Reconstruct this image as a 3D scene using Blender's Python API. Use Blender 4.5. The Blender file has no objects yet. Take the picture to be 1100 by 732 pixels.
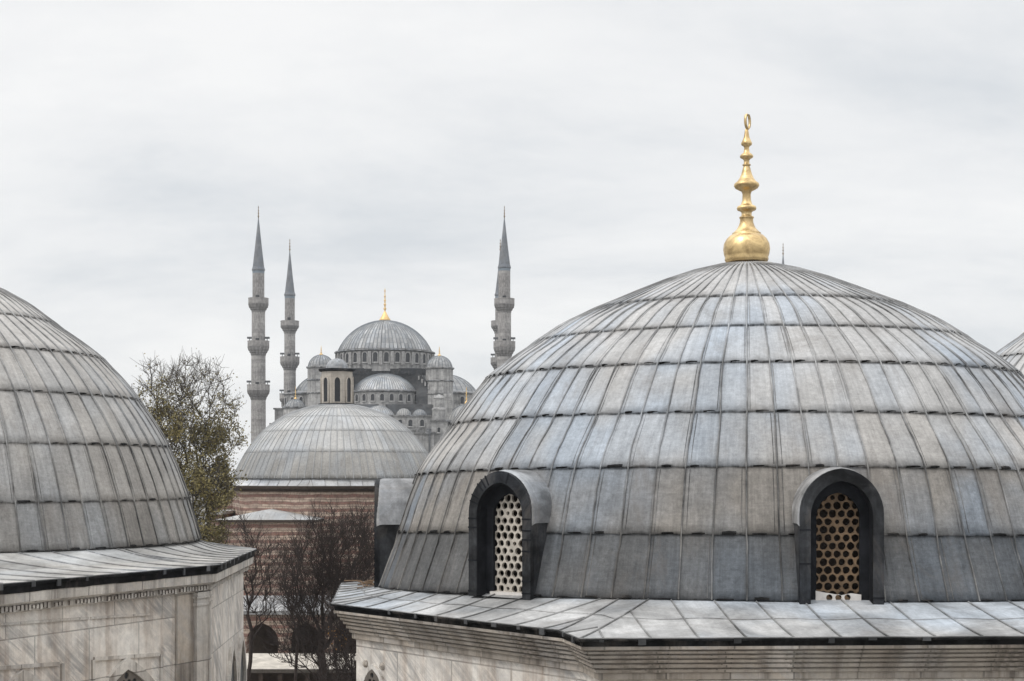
import bpy, bmesh, math, random
import numpy as np
from mathutils import Vector, Matrix, noise as mnoise
R = math.radians
rng = random.Random(7)
S = bpy.context.scene
COL = S.collection

# ------------------------------------------------------------------ camera
EYE = 13.0                      # eye height above the ground
F, HZ = 1650.0, 510.0           # focal length and horizon row in photo pixels (1100 x 732)
cam = bpy.data.cameras.new('camera')
cam.sensor_fit = 'HORIZONTAL'; cam.sensor_width = 36.0
cam.lens = 36.0 * F / 1100.0
cam.shift_y = (HZ - 366.0) / 1100.0
cam.clip_start = 0.1; cam.clip_end = 5000
camo = bpy.data.objects.new('camera', cam); COL.objects.link(camo)
camo.location = (0, 0, EYE); camo.rotation_euler = (R(90), 0, 0)
S.camera = camo

# ------------------------------------------------------------------ sky, sun, exposure
SUN_EL, SUN_AZ = 52.0, -122.0   # azimuth from +Y clockwise: behind the left shoulder
w = bpy.data.worlds.new('World'); S.world = w; w.use_nodes = True
nt = w.node_tree; nt.nodes.clear(); L = nt.links
def N(t, tree=None, **kw):
    n = (tree or nt).nodes.new(t)
    for k, v in kw.items(): setattr(n, k, v)
    return n
out = N('ShaderNodeOutputWorld')
sky = N('ShaderNodeTexSky', sky_type='NISHITA', sun_disc=False, sun_elevation=R(SUN_EL), sun_rotation=R(SUN_AZ))
bg1 = N('ShaderNodeBackground'); bg1.inputs[1].default_value = 0.1
L.new(sky.outputs[0], bg1.inputs[0])
tc = N('ShaderNodeTexCoord'); sep = N('ShaderNodeSeparateXYZ'); L.new(tc.outputs['Generated'], sep.inputs[0])
def math_(op, a, b=None, tree=None):
    n = N('ShaderNodeMath', tree, operation=op)
    tr = tree or nt
    for i, v in enumerate((a, b)):
        if v is None: continue
        if isinstance(v, (int, float)): n.inputs[i].default_value = v
        else: tr.links.new(v, n.inputs[i])
    return n.outputs[0]
zc = math_('MAXIMUM', sep.outputs[2], 0.0)
den = math_('ADD', zc, 0.24)
cx_ = math_('DIVIDE', sep.outputs[0], den); cy_ = math_('DIVIDE', sep.outputs[1], den)
comb = N('ShaderNodeCombineXYZ'); L.new(cx_, comb.inputs[0]); L.new(cy_, comb.inputs[1])
mp = N('ShaderNodeMapping'); mp.inputs['Scale'].default_value = (0.75, 1.0, 1.0); mp.inputs['Location'].default_value = (3.1, 1.7, 0)
mp.inputs['Rotation'].default_value = (0, 0, R(14))
L.new(comb.outputs[0], mp.inputs[0])
n1 = N('ShaderNodeTexNoise'); n1.inputs['Scale'].default_value = 1.35; n1.inputs['Detail'].default_value = 9; n1.inputs['Roughness'].default_value = .6
n1.inputs['Distortion'].default_value = .25
L.new(mp.outputs[0], n1.inputs['Vector'])
r1 = N('ShaderNodeValToRGB'); L.new(n1.outputs[0], r1.inputs[0])
e = r1.color_ramp.elements
e[0].position = .34; e[0].color = (.735, .765, .795, 1)
e[1].position = .64; e[1].color = (.985, .985, .98, 1)
m_ = e.new(.5); m_.color = (.895, .904, .912, 1)
# overcast sky: several times brighter overhead than at the horizon
up = N('ShaderNodeMapRange'); up.inputs[1].default_value = .33; up.inputs[2].default_value = .95; up.inputs[3].default_value = 1.0; up.inputs[4].default_value = 2.2
L.new(zc, up.inputs[0])
bg2 = N('ShaderNodeBackground'); L.new(r1.outputs[0], bg2.inputs[0]); L.new(up.outputs[0], bg2.inputs[1])
mx = N('ShaderNodeMixShader'); mx.inputs[0].default_value = .94
L.new(bg1.outputs[0], mx.inputs[1]); L.new(bg2.outputs[0], mx.inputs[2]); L.new(mx.outputs[0], out.inputs[0])

sun = bpy.data.lights.new('sun', 'SUN'); sun.energy = 1.2; sun.angle = R(18); sun.color = (1, .965, .92)
so = bpy.data.objects.new('sun', sun); COL.objects.link(so)
d = Vector((math.sin(R(SUN_AZ)) * math.cos(R(SUN_EL)), math.cos(R(SUN_AZ)) * math.cos(R(SUN_EL)), math.sin(R(SUN_EL))))
so.rotation_euler = d.to_track_quat('Z', 'Y').to_euler(); so.location = (-20, -20, 60)
S.view_settings.view_transform = 'Standard'; S.view_settings.look = 'None'
S.view_settings.exposure = 0.0; S.view_settings.gamma = 1.0; S.view_settings.use_curve_mapping = False

# ------------------------------------------------------------------ helpers
def U(px, py, Y): return Vector(((px - 550) / F * Y, Y, EYE + (HZ - py) / F * Y))
def X_(px, Y): return (px - 550) / F * Y
def Z_(py, Y): return EYE + (HZ - py) / F * Y

def tag(o, label=None, cat=None, group=None, kind=None):
    if label: o['label'] = label
    if cat: o['category'] = cat
    if group: o['group'] = group
    if kind: o['kind'] = kind
    return o
def empty(name, loc, label, cat, group=None):
    o = bpy.data.objects.new(name, None); COL.objects.link(o); o.location = loc
    o.empty_display_size = .5
    return tag(o, label, cat, group)
def origin(p):
    v = Vector((0, 0, 0))
    while p is not None: v += p.location; p = p.parent
    return v
class MB:
    """collects vertices and faces (world coordinates) of one mesh object"""
    def __init__(s): s.v = []; s.f = []; s.uv = []; s.tone = []; s.m = []; s.cur = 0
    def add(s, vs, fs, uvs=None, tone=None):
        b = len(s.v); s.v += [tuple(p) for p in vs]
        for i, f in enumerate(fs):
            s.f.append([b + j for j in f]); s.m.append(s.cur)
        s.uv += (uvs if uvs else [(0.5, 0.5)] * len(vs))
        s.tone += (tone if tone else [1.0] * len(vs))
    def grid(s, rows, closed=False, uvs=None, tone=None):
        n = len(rows[0]); vs = [p for r in rows for p in r]; fs = []
        for i in range(len(rows) - 1):
            for j in range(n if closed else n - 1):
                k = (j + 1) % n
                fs.append([i * n + j, i * n + k, (i + 1) * n + k, (i + 1) * n + j])
        s.add(vs, fs, uvs, tone)
    def box(s, x0, x1, y0, y1, z0, z1):
        s.add([(x, y, z) for z in (z0, z1) for y in (y0, y1) for x in (x0, x1)],
              [[0, 2, 3, 1], [4, 5, 7, 6], [0, 1, 5, 4], [2, 6, 7, 3], [0, 4, 6, 2], [1, 3, 7, 5]])
    def obox(s, c, ax, ay, az, hx, hy, hz):
        c = Vector(c); P = []
        for k in (-1, 1):
            for j in (-1, 1):
                for i in (-1, 1): P.append(c + ax * (i * hx) + ay * (j * hy) + az * (k * hz))
        s.add(P, [[0, 2, 3, 1], [4, 5, 7, 6], [0, 1, 5, 4], [2, 6, 7, 3], [0, 4, 6, 2], [1, 3, 7, 5]])
    def tube(s, pts, rad, n=6, cap=True):
        rows = []
        for i, p in enumerate(pts):
            p = Vector(p); a = Vector(pts[max(i - 1, 0)]); b = Vector(pts[min(i + 1, len(pts) - 1)])
            t = (b - a)
            t = t.normalized() if t.length > 1e-9 else Vector((0, 0, 1))
            u = t.cross(Vector((0, 0, 1)) if abs(t.z) < .95 else Vector((1, 0, 0))).normalized(); v = t.cross(u)
            r = rad[i] if isinstance(rad, (list, tuple)) else rad
            rows.append([p + (u * math.cos(2 * math.pi * k / n) + v * math.sin(2 * math.pi * k / n)) * r for k in range(n)])
        b = len(s.v); s.grid(rows, True)
        if cap:
            s.f.append([b + k for k in range(n)][::-1]); s.m.append(s.cur)
            e0 = b + (len(pts) - 1) * n; s.f.append([e0 + k for k in range(n)]); s.m.append(s.cur)
    def lathe(s, c, prof, n=24, uvn=None, a0=0.0, a1=2 * math.pi):
        closed = abs(a1 - a0 - 2 * math.pi) < 1e-6; m = n if closed else n + 1
        rows = [[(c[0] + r * math.sin(a0 + (a1 - a0) * k / n), c[1] - r * math.cos(a0 + (a1 - a0) * k / n), c[2] + z) for k in range(m)] for r, z in prof]
        uvs = [((k / n) * (uvn or 1), i) for i in range(len(prof)) for k in range(m)]
        s.grid(rows, closed, uvs)
    def sweep(s, poly, prof, inner=False):
        """profile of (inset, z) swept round a closed plan polygon (counter-clockwise)"""
        rows = [[(p[0], p[1], z) for p in inset(poly, i)] for i, z in prof]
        per = [0]
        for i in range(len(poly)): per.append(per[-1] + (Vector(poly[(i + 1) % len(poly)]) - Vector(poly[i])).length)
        s.grid([r + [r[0]] for r in rows], False, [(q, z) for _, z in prof for q in per])
    def build(s, name, mat, parent=None, smooth=False, loc=None):
        me = bpy.data.meshes.new(name)
        o0 = origin(parent) if loc is None else Vector(loc)
        me.from_pydata([(x - o0.x, y - o0.y, z - o0.z) for x, y, z in s.v], [], s.f)
        mats = mat if isinstance(mat, (list, tuple)) else [mat]
        for m in mats: me.materials.append(m)
        me.polygons.foreach_set('material_index', s.m)
        me.polygons.foreach_set('use_smooth', [smooth] * len(s.f))
        uvl = me.uv_layers.new(name='UVMap'); idx = np.empty(len(me.loops), dtype=np.int32); me.loops.foreach_get('vertex_index', idx)
        uvl.data.foreach_set('uv', np.array(s.uv, dtype=np.float32)[idx].ravel())
        at = me.attributes.new('tone', 'FLOAT', 'POINT'); at.data.foreach_set('value', np.array(s.tone, dtype=np.float32))
        me.update()
        o = bpy.data.objects.new(name, me); COL.objects.link(o)
        if parent is not None: o.parent = parent
        if loc is not None: o.location = loc
        return o
def inset(poly, d):
    n = len(poly); res = []
    for i in range(n):
        p0, p, p1 = Vector(poly[i - 1]), Vector(poly[i]), Vector(poly[(i + 1) % n])
        e0 = (p - p0).normalized(); e1 = (p1 - p).normalized()
        n0 = Vector((-e0.y, e0.x)); n1 = Vector((-e1.y, e1.x))     # inward for counter-clockwise
        res.append(p + (n0 + n1) / max(.3, 1 + n0.dot(n1)) * d)
    return res
def plate(name, outlines, thick, M, mat, parent, smooth=False):
    """flat plate in the local XZ plane (outer outline first, then holes), extruded by thick, placed by matrix M (world)"""
    cu = bpy.data.curves.new('plate_tmp', 'CURVE'); cu.dimensions = '2D'; cu.fill_mode = 'BOTH'; cu.extrude = thick / 2
    for pts in outlines:
        sp = cu.splines.new('POLY'); sp.points.add(len(pts) - 1); sp.use_cyclic_u = True
        for q, (x, z) in zip(sp.points, pts): q.co = (x, z, 0, 1)
    t = bpy.data.objects.new('plate_tmp', cu); COL.objects.link(t)
    dg = bpy.context.evaluated_depsgraph_get(); me = bpy.data.meshes.new_from_object(t.evaluated_get(dg))
    bpy.data.objects.remove(t); bpy.data.curves.remove(cu)
    rot = Matrix(((1, 0, 0, 0), (0, 0, -1, 0), (0, 1, 0, 0), (0, 0, 0, 1)))      # curve XY -> local XZ, thickness along Y
    me.transform(Matrix.Translation(-origin(parent)) @ M @ rot)
    me.name = name; me.materials.clear(); me.materials.append(mat)
    me.attributes.new('tone', 'FLOAT', 'POINT').data.foreach_set('value', [1.0] * len(me.vertices))
    o = bpy.data.objects.new(name, me); COL.objects.link(o); o.parent = parent
    return o
def frame_matrix(p, nrm):
    """local X to the right as seen from outside, local -Y = outward normal, Z up"""
    nrm = Vector((nrm[0], nrm[1], 0)).normalized(); x = Vector((-nrm.y, nrm.x, 0))
    return Matrix(((x.x, -nrm.x, 0, p[0]), (x.y, -nrm.y, 0, p[1]), (0, 0, 1, p[2]), (0, 0, 0, 1)))
def arch(hw, hs, top, n=12, pointed=0.0, z0=0.0, x0=0.0):
    pts = [(x0 + hw, z0), (x0 + hw, hs)]
    for i in range(1, n):
        a = math.pi * i / n; c = math.cos(a); s_ = math.sin(a)
        if pointed: s_ = s_ * (1 - pointed) + pointed * (1 - abs(c))
        pts.append((x0 + hw * c, hs + (top - hs) * s_))
    return pts + [(x0 - hw, hs), (x0 - hw, z0)]
def circle(x, z, r, n=12): return [(x + r * math.cos(2 * math.pi * k / n), z + r * math.sin(2 * math.pi * k / n)) for k in range(n)]
def inside(poly, x, z):
    c = False; n = len(poly)
    for i in range(n):
        x0, z0 = poly[i - 1]; x1, z1 = poly[i]
        if (z0 > z) != (z1 > z) and x < (x1 - x0) * (z - z0) / (z1 - z0) + x0: c = not c
    return c

# ------------------------------------------------------------------ materials
def mat_base(name, rough=.6, spec=.5, metal=0.0):
    m = bpy.data.materials.new(name); m.use_nodes = True; t = m.node_tree; b = t.nodes['Principled BSDF']
    b.inputs['Roughness'].default_value = rough; b.inputs['Specular IOR Level'].default_value = spec; b.inputs['Metallic'].default_value = metal
    return m, t, b
def mixc(t, fac, a, b, blend='MIX'):
    n = t.nodes.new('ShaderNodeMix'); n.data_type = 'RGBA'; n.blend_type = blend; n.clamp_result = False
    for i, v in ((0, fac), (6, a), (7, b)):
        if isinstance(v, (int, float)): n.inputs[i].default_value = v
        elif isinstance(v, tuple): n.inputs[i].default_value = v + (1,) if len(v) == 3 else v
        else: t.links.new(v, n.inputs[i])
    return n.outputs[2]
def noise(t, vec, scale, detail=4, rough=.55, dist=0.0, lo=None, hi=None, olo=0., ohi=1.):
    n = t.nodes.new('ShaderNodeTexNoise'); n.inputs['Scale'].default_value = scale; n.inputs['Detail'].default_value = detail
    n.inputs['Roughness'].default_value = rough; n.inputs['Distortion'].default_value = dist
    if vec is not None: t.links.new(vec, n.inputs['Vector'])
    o = n.outputs[0]
    if lo is not None: o = remap(t, o, lo, hi, olo, ohi)
    return o
def remap(t, v, lo, hi, olo, ohi):
    n = t.nodes.new('ShaderNodeMapRange')
    for i, q in enumerate((lo, hi, olo, ohi)): n.inputs[i + 1].default_value = q
    t.links.new(v, n.inputs[0]); return n.outputs[0]
def mapping(t, vec, scale=(1, 1, 1), rot=(0, 0, 0), loc=(0, 0, 0)):
    n = t.nodes.new('ShaderNodeMapping'); n.inputs['Scale'].default_value = scale; n.inputs['Rotation'].default_value = rot; n.inputs['Location'].default_value = loc
    t.links.new(vec, n.inputs[0]); return n.outputs[0]
def coord(t, which):
    n = t.nodes.get('tc') or t.nodes.new('ShaderNodeTexCoord'); n.name = 'tc'; return n.outputs[which]
def grey(t, v):
    n = t.nodes.new('ShaderNodeCombineColor')
    for i in range(3): t.links.new(v, n.inputs[i])
    return n.outputs[0]
def bump(t, b, h, strength, dist=.02):
    n = t.nodes.new('ShaderNodeBump'); n.inputs['Strength'].default_value = strength; n.inputs['Distance'].default_value = dist
    t.links.new(h, n.inputs['Height']); t.links.new(n.outputs[0], b.inputs['Normal'])

def lead(name, cool, warm, panel=.16, streak=1.0, rough=.5, patch=.5, pscale=.8, spec=.45, seam_dirt_shade=1.0):
    """weathered lead sheet: every sheet its own tone, brushed across, streaked down the slope, pale oxide and brown dirt patches"""
    m, t, b = mat_base(name, rough, spec)
    uv = coord(t, 'UV'); ob = coord(t, 'Object')
    fl = t.nodes.new('ShaderNodeVectorMath'); fl.operation = 'FLOOR'; t.links.new(uv, fl.inputs[0])
    wn = t.nodes.new('ShaderNodeTexWhiteNoise'); wn.noise_dimensions = '2D'; t.links.new(fl.outputs[0], wn.inputs['Vector'])
    big = noise(t, ob, .33, 3, .5, .3, .35, .65)
    at = t.nodes.new('ShaderNodeAttribute'); at.attribute_name = 'tone'
    hue = math_('ADD', math_('MULTIPLY', wn.outputs[0], .36, t), math_('MULTIPLY', big, .64, t), t)
    hue = remap(t, hue, .14, .62, 0, 1)
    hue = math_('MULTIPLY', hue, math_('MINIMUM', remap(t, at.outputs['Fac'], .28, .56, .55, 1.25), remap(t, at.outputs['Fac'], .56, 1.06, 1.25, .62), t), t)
    c = mixc(t, math_('MINIMUM', hue, 1.0, t), cool, warm)
    sepc = t.nodes.new('ShaderNodeSeparateColor'); t.links.new(wn.outputs[1], sepc.inputs[0])
    k = remap(t, sepc.outputs[1], 0, 1, 1 - panel, 1 + panel)
    hb = noise(t, mapping(t, uv, (1.6, 24, 1)), 1.0, 7, .75, .8, .3, .7, 1 - .09 * streak, 1 + .07 * streak)
    vb = noise(t, mapping(t, uv, (4.2, .6, 1)), 1.0, 6, .68, .8, .34, .66, 1 - .12 * streak, 1 + .09 * streak)
    pa = noise(t, ob, pscale, 7, .62, .6, .36, .66, 1 - .42 * patch, 1 + .30 * patch)
    fine = math_('MULTIPLY', noise(t, ob, 12, 8, .85, 0, .32, .68, .80, 1.18), noise(t, mapping(t, uv, (22, 2.2, 1)), 1.0, 5, .7, .4, .34, .66, .96, 1.045), t)
    tx = hb
    for q in (vb, pa, fine): tx = math_('MULTIPLY', tx, q, t)
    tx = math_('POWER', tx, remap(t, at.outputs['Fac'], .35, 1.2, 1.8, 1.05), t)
    # lap shadow and dirt, painted dark just under each lap and along its lip
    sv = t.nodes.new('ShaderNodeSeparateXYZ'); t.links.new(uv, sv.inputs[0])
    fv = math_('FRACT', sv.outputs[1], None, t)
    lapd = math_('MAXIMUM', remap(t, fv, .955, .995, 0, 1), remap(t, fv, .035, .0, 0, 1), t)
    lapd = math_('MULTIPLY', lapd, noise(t, mapping(t, uv, (1.7, .8, 1)), 1.0, 5, .7, .3, .36, .6, 0, .75 * seam_dirt_shade), t)
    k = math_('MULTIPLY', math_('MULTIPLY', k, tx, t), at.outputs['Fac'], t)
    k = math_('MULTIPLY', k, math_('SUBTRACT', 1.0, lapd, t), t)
    c = mixc(t, 1.0, c, grey(t, k), 'MULTIPLY')
    # dirt caught along the rolled seams
    sx = t.nodes.new('ShaderNodeSeparateXYZ'); t.links.new(uv, sx.inputs[0])
    ed = math_('ABSOLUTE', math_('SUBTRACT', math_('FRACT', sx.outputs[0], None, t), .5, t), None, t)
    ed = remap(t, ed, .40, .5, 0, 1); ed = math_('MULTIPLY', ed, noise(t, mapping(t, ob, (1, 1, .6)), 1.6, 5, .65, .4, .38, .62, 0, .5 * seam_dirt_shade), t)
    c = mixc(t, ed, c, (.085, .078, .072))
    # brown dirt and rust-pink stains in irregular patches
    st = noise(t, mapping(t, ob, (1, 1, .45)), 1.3, 9, .72, .8, .52, .74, 0, .5)
    c = mixc(t, st, c, (.17, .148, .13))
    t.links.new(c, b.inputs['Base Color'])
    rg = noise(t, ob, 2.5, 4, .6, 0, .3, .7, rough - .1, rough + .16); t.links.new(rg, b.inputs['Roughness'])
    bump(t, b, math_('ADD', noise(t, ob, 3.0, 5, .6), math_('MULTIPLY', hb, .4, t), t), .6, .03)
    return m
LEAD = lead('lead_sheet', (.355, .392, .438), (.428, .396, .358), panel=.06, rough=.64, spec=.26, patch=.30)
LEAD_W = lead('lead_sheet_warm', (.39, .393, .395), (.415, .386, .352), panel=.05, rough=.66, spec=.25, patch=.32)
LEAD_LEDGE = lead('lead_ledge', (.365, .40, .44), (.41, .39, .365), panel=.06, streak=.6, patch=.9, rough=.62, spec=.3, seam_dirt_shade=.5)
LEAD_LEDGE_W = lead('lead_ledge_warm', (.395, .40, .40), (.435, .41, .375), panel=.05, streak=.6, patch=.8, rough=.62, spec=.3, seam_dirt_shade=.5)
LEAD_FAR = lead('lead_far', (.405, .42, .435), (.445, .428, .402), panel=.06, patch=.5, pscale=.25, seam_dirt_shade=.35, rough=.65, spec=.3)
LEAD_MOSQUE = lead('lead_mosque', (.29, .305, .325), (.375, .37, .362), panel=.28, patch=.6, pscale=.12)
LEAD_PALE = lead('lead_pale', (.47, .50, .54), (.52, .50, .475), panel=.12, patch=.6, pscale=.3, seam_dirt_shade=0.0)
LEAD_SEAM = lead('lead_seam', (.21, .225, .245), (.225, .215, .20), panel=.1, patch=1.6, seam_dirt_shade=0.0)
LEAD_DARK = lead('lead_dark', (.026, .030, .037), (.036, .036, .037), panel=.2, patch=1.6, pscale=1.6, rough=.75, spec=.18, seam_dirt_shade=0.0)
LEAD_HOOD = lead('lead_hood', (.27, .285, .305), (.31, .295, .28), panel=.05, patch=1.1, pscale=1.5, seam_dirt_shade=0.0)
LEAD_EDGE_SHADE = lead('lead_edge_shade', (.012, .0125, .014), (.02, .019, .018), panel=.2, patch=1.8, pscale=2.5, rough=.85, spec=.12, seam_dirt_shade=0.0)  # near black: shade under the eave and lap lips put into the colour

def stone(name, a, b2, stain=(.16, .125, .095), joint=(1.1, .55), jdark=.35, var=.14, stain_amt=.6, scale=1.0, vein=0.0, vein_col=(.36, .37, .39), use_uv=False, rough=.75, bumps=.4, mott=(.85, 1.13)):
    """ashlar or marble slabs: block joints, tone per block, veins, run-down stains"""
    m, t, b = mat_base(name, rough, .35)
    ob = coord(t, 'Object')
    # wall coordinate: distance round the wall (from the normal) and height
    geo = t.nodes.new('ShaderNodeNewGeometry')
    cr = t.nodes.new('ShaderNodeVectorMath'); cr.operation = 'CROSS_PRODUCT'; cr.inputs[0].default_value = (0, 0, 1); t.links.new(geo.outputs['True Normal'], cr.inputs[1])
    dt = t.nodes.new('ShaderNodeVectorMath'); dt.operation = 'DOT_PRODUCT'; t.links.new(cr.outputs[0], dt.inputs[0]); t.links.new(ob, dt.inputs[1])
    sp = t.nodes.new('ShaderNodeSeparateXYZ'); t.links.new(ob, sp.inputs[0])
    cb = t.nodes.new('ShaderNodeCombineXYZ'); t.links.new(dt.outputs['Value'], cb.inputs[0]); t.links.new(sp.outputs[2], cb.inputs[1])
    wall = cb.outputs[0]
    br = t.nodes.new('ShaderNodeTexBrick'); t.links.new(wall, br.inputs['Vector'])
    br.inputs['Color1'].default_value = (1 - var,) * 3 + (1,); br.inputs['Color2'].default_value = (1 + var,) * 3 + (1,); br.inputs['Mortar'].default_value = (jdark,) * 3 + (1,)
    br.inputs['Scale'].default_value = 1.0; br.inputs['Brick Width'].default_value = joint[0]; br.inputs['Row Height'].default_value = joint[1]
    br.inputs['Mortar Size'].default_value = .016 * min(1, joint[1]); br.inputs['Mortar Smooth'].default_value = .5
    big = noise(t, ob, .7 * scale, 6, .6, .4, .33, .67)
    c = mixc(t, big, a, b2)
    if vein:
        # each slab turned its own way: shift the pattern per block
        wj = t.nodes.new('ShaderNodeVectorMath'); wj.operation = 'ADD'
        sc2 = t.nodes.new('ShaderNodeVectorMath'); sc2.operation = 'SCALE'; t.links.new(br.outputs['Color'], sc2.inputs[0]); sc2.inputs['Scale'].default_value = 23
        t.links.new(wall, wj.inputs[0]); t.links.new(sc2.outputs[0], wj.inputs[1])
        rotv = mapping(t, wj.outputs[0], (1, 1, 1), (0, 0, R(38)))
        v1 = noise(t, mapping(t, rotv, (.45 * scale, 3.4 * scale, 1)), 1.0, 9, .68, .9, .42, .58, 0, vein)
        v2 = noise(t, mapping(t, rotv, (.8 * scale, 9 * scale, 1)), 1.0, 8, .7, .6, .47, .60, 0, vein * .8)
        v3 = noise(t, ob, .8 * scale, 3, .5, .3, .38, .55, .12, .9)
        vf = math_('MULTIPLY', math_('MAXIMUM', v1, v2, t), v3, t)
        c = mixc(t, vf, c, vein_col)
    c = mixc(t, 1.0, c, br.outputs['Color'], 'MULTIPLY')
    run = noise(t, mapping(t, wall, (3.2 * scale, .22 * scale, 1)), 1.0, 7, .7, .3, .47, .70, 0, stain_amt)
    c = mixc(t, run, c, stain)
    sp2 = noise(t, ob, 6 * scale, 7, .75, 0, .34, .66, mott[0], mott[1])
    c = mixc(t, 1.0, c, grey(t, sp2), 'MULTIPLY')
    t.links.new(c, b.inputs['Base Color'])
    h = math_('ADD', noise(t, ob, 9 * scale, 6, .65), math_('MULTIPLY', grey(t, br.outputs['Fac']) if False else br.outputs['Fac'], -.7, t), t)
    bump(t, b, h, bumps, .02)
    return m
MARBLE = stone('grey_white_marble', (.66, .595, .525), (.86, .82, .76), joint=(1.5, 1.0), vein=.78, vein_col=(.22, .22, .225), stain_amt=.62, jdark=.6, var=.12, stain=(.24, .15, .09), rough=.5)
MARBLE_T = stone('marble_trim', (.54, .485, .425), (.70, .665, .61), joint=(1.6, 9.0), vein=.4, stain_amt=.85, jdark=.4, var=.12, stain=(.14, .105, .08), rough=.55)
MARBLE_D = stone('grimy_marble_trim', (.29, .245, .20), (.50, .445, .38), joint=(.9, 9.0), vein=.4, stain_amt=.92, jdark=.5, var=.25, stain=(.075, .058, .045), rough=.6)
MARBLE_C = stone('stained_marble_cornice', (.50, .45, .39), (.70, .66, .60), joint=(1.6, 9.0), vein=.5, stain_amt=.9, jdark=.4, var=.12, stain=(.10, .075, .06), rough=.6)
MSTONE = stone('mosque_stone', (.33, .325, .32), (.49, .48, .465), joint=(2.4, 1.0), stain_amt=.8, scale=.16, var=.16, jdark=.55, stain=(.085, .083, .085), mott=(.62, 1.25))
MIN_STONE = stone('minaret_stone', (.27, .258, .25), (.40, .385, .372), joint=(1.5, .8), stain_amt=.65, scale=.25, var=.2, jdark=.5, stain=(.135, .12, .115), mott=(.62, 1.25))
MIN_TRIM = stone('minaret_balcony_stone', (.19, .182, .178), (.30, .29, .282), joint=(.8, 2.0), stain_amt=.8, scale=.5, var=.22, jdark=.35, stain=(.085, .08, .08), mott=(.62, 1.25))
PLASTER = stone('lantern_stone', (.42, .38, .33), (.50, .46, .41), joint=(.9, .4), stain_amt=.35, scale=.6, var=.06, jdark=.7, stain=(.25, .2, .16))

def simple(name, col, rough=.7, var=.15, scale=3.0, metal=0.0, spec=.4):
    m, t, b = mat_base(name, rough, spec, metal)
    ob = coord(t, 'Object')
    k = noise(t, ob, scale, 6, .65, .2, .3, .7, 1 - var, 1 + var)
    t.links.new(mixc(t, 1.0, col, grey(t, k), 'MULTIPLY'), b.inputs['Base Color'])
    return m
DARK = simple('dark_window', (.022, .024, .028), .4, .4, 1.0)
LATT = simple('window_lattice', (.035, .036, .04), .6, .4, 2.0)
BARK = simple('bare_bark', (.042, .031, .027), .9, .35, 6)
BARK2 = simple('tree_bark', (.095, .082, .07), .9, .3, 6)
CREAM = simple('cream_grille', (.50, .455, .395), .75, .35, 4)
BROWN = simple('brown_stained_grille', (.17, .112, .066), .8, .5, 5)
WHITE = simple('white_sill_stone', (.66, .62, .58), .7, .15, 8)
GROUND = simple('paving', (.20, .19, .175), .9, .25, .5)
TWIG = simple('dry_twigs', (.16, .105, .065), .9, .3, 8)
WOOD = simple('dark_timber', (.05, .036, .027), .8, .3, 4)
SLATE = lead('slate_grey_spire_lead', (.155, .175, .205), (.19, .195, .20), panel=.15, patch=.6, pscale=.3, seam_dirt_shade=0.0)
REVEAL = simple('dark_reveal', (.017, .018, .021), .85, .5, 3, 0, .1)  # near-black colour for dormer reveals and surrounds
BLUE = simple('blue_tile', (.20, .235, .27), .6)
LEAD_SOOT = lead('lead_sooty', (.055, .062, .072), (.10, .10, .10), panel=.3, patch=1.8, pscale=.2, seam_dirt_shade=0.0)
IRON = simple('grey_iron', (.11, .115, .12), .6, .2, 8)

def gold(name, wear=.25):
    m, t, b = mat_base(name, .3, .5, 1.0)
    ob = coord(t, 'Object')
    f_ = noise(t, ob, 3.4, 9, .75, .6, .42, .66, 0, wear)
    c = mixc(t, f_, (.80, .60, .31), (.33, .22, .11))
    t.links.new(c, b.inputs['Base Color'])
    t.links.new(noise(t, ob, 7, 5, .6, 0, .3, .7, .28, .5), b.inputs['Roughness'])
    bump(t, b, noise(t, ob, 6, 6, .65), .45, .015)
    return m
GOLD = gold('gilded_copper', .85)
GOLD_FAR = simple('gilded_far', (.80, .55, .24), .5, .2, 1.0, .55)
BRONZE = simple('dull_bronze', (.23, .17, .11), .5, .3, 1.0, .4)

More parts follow.
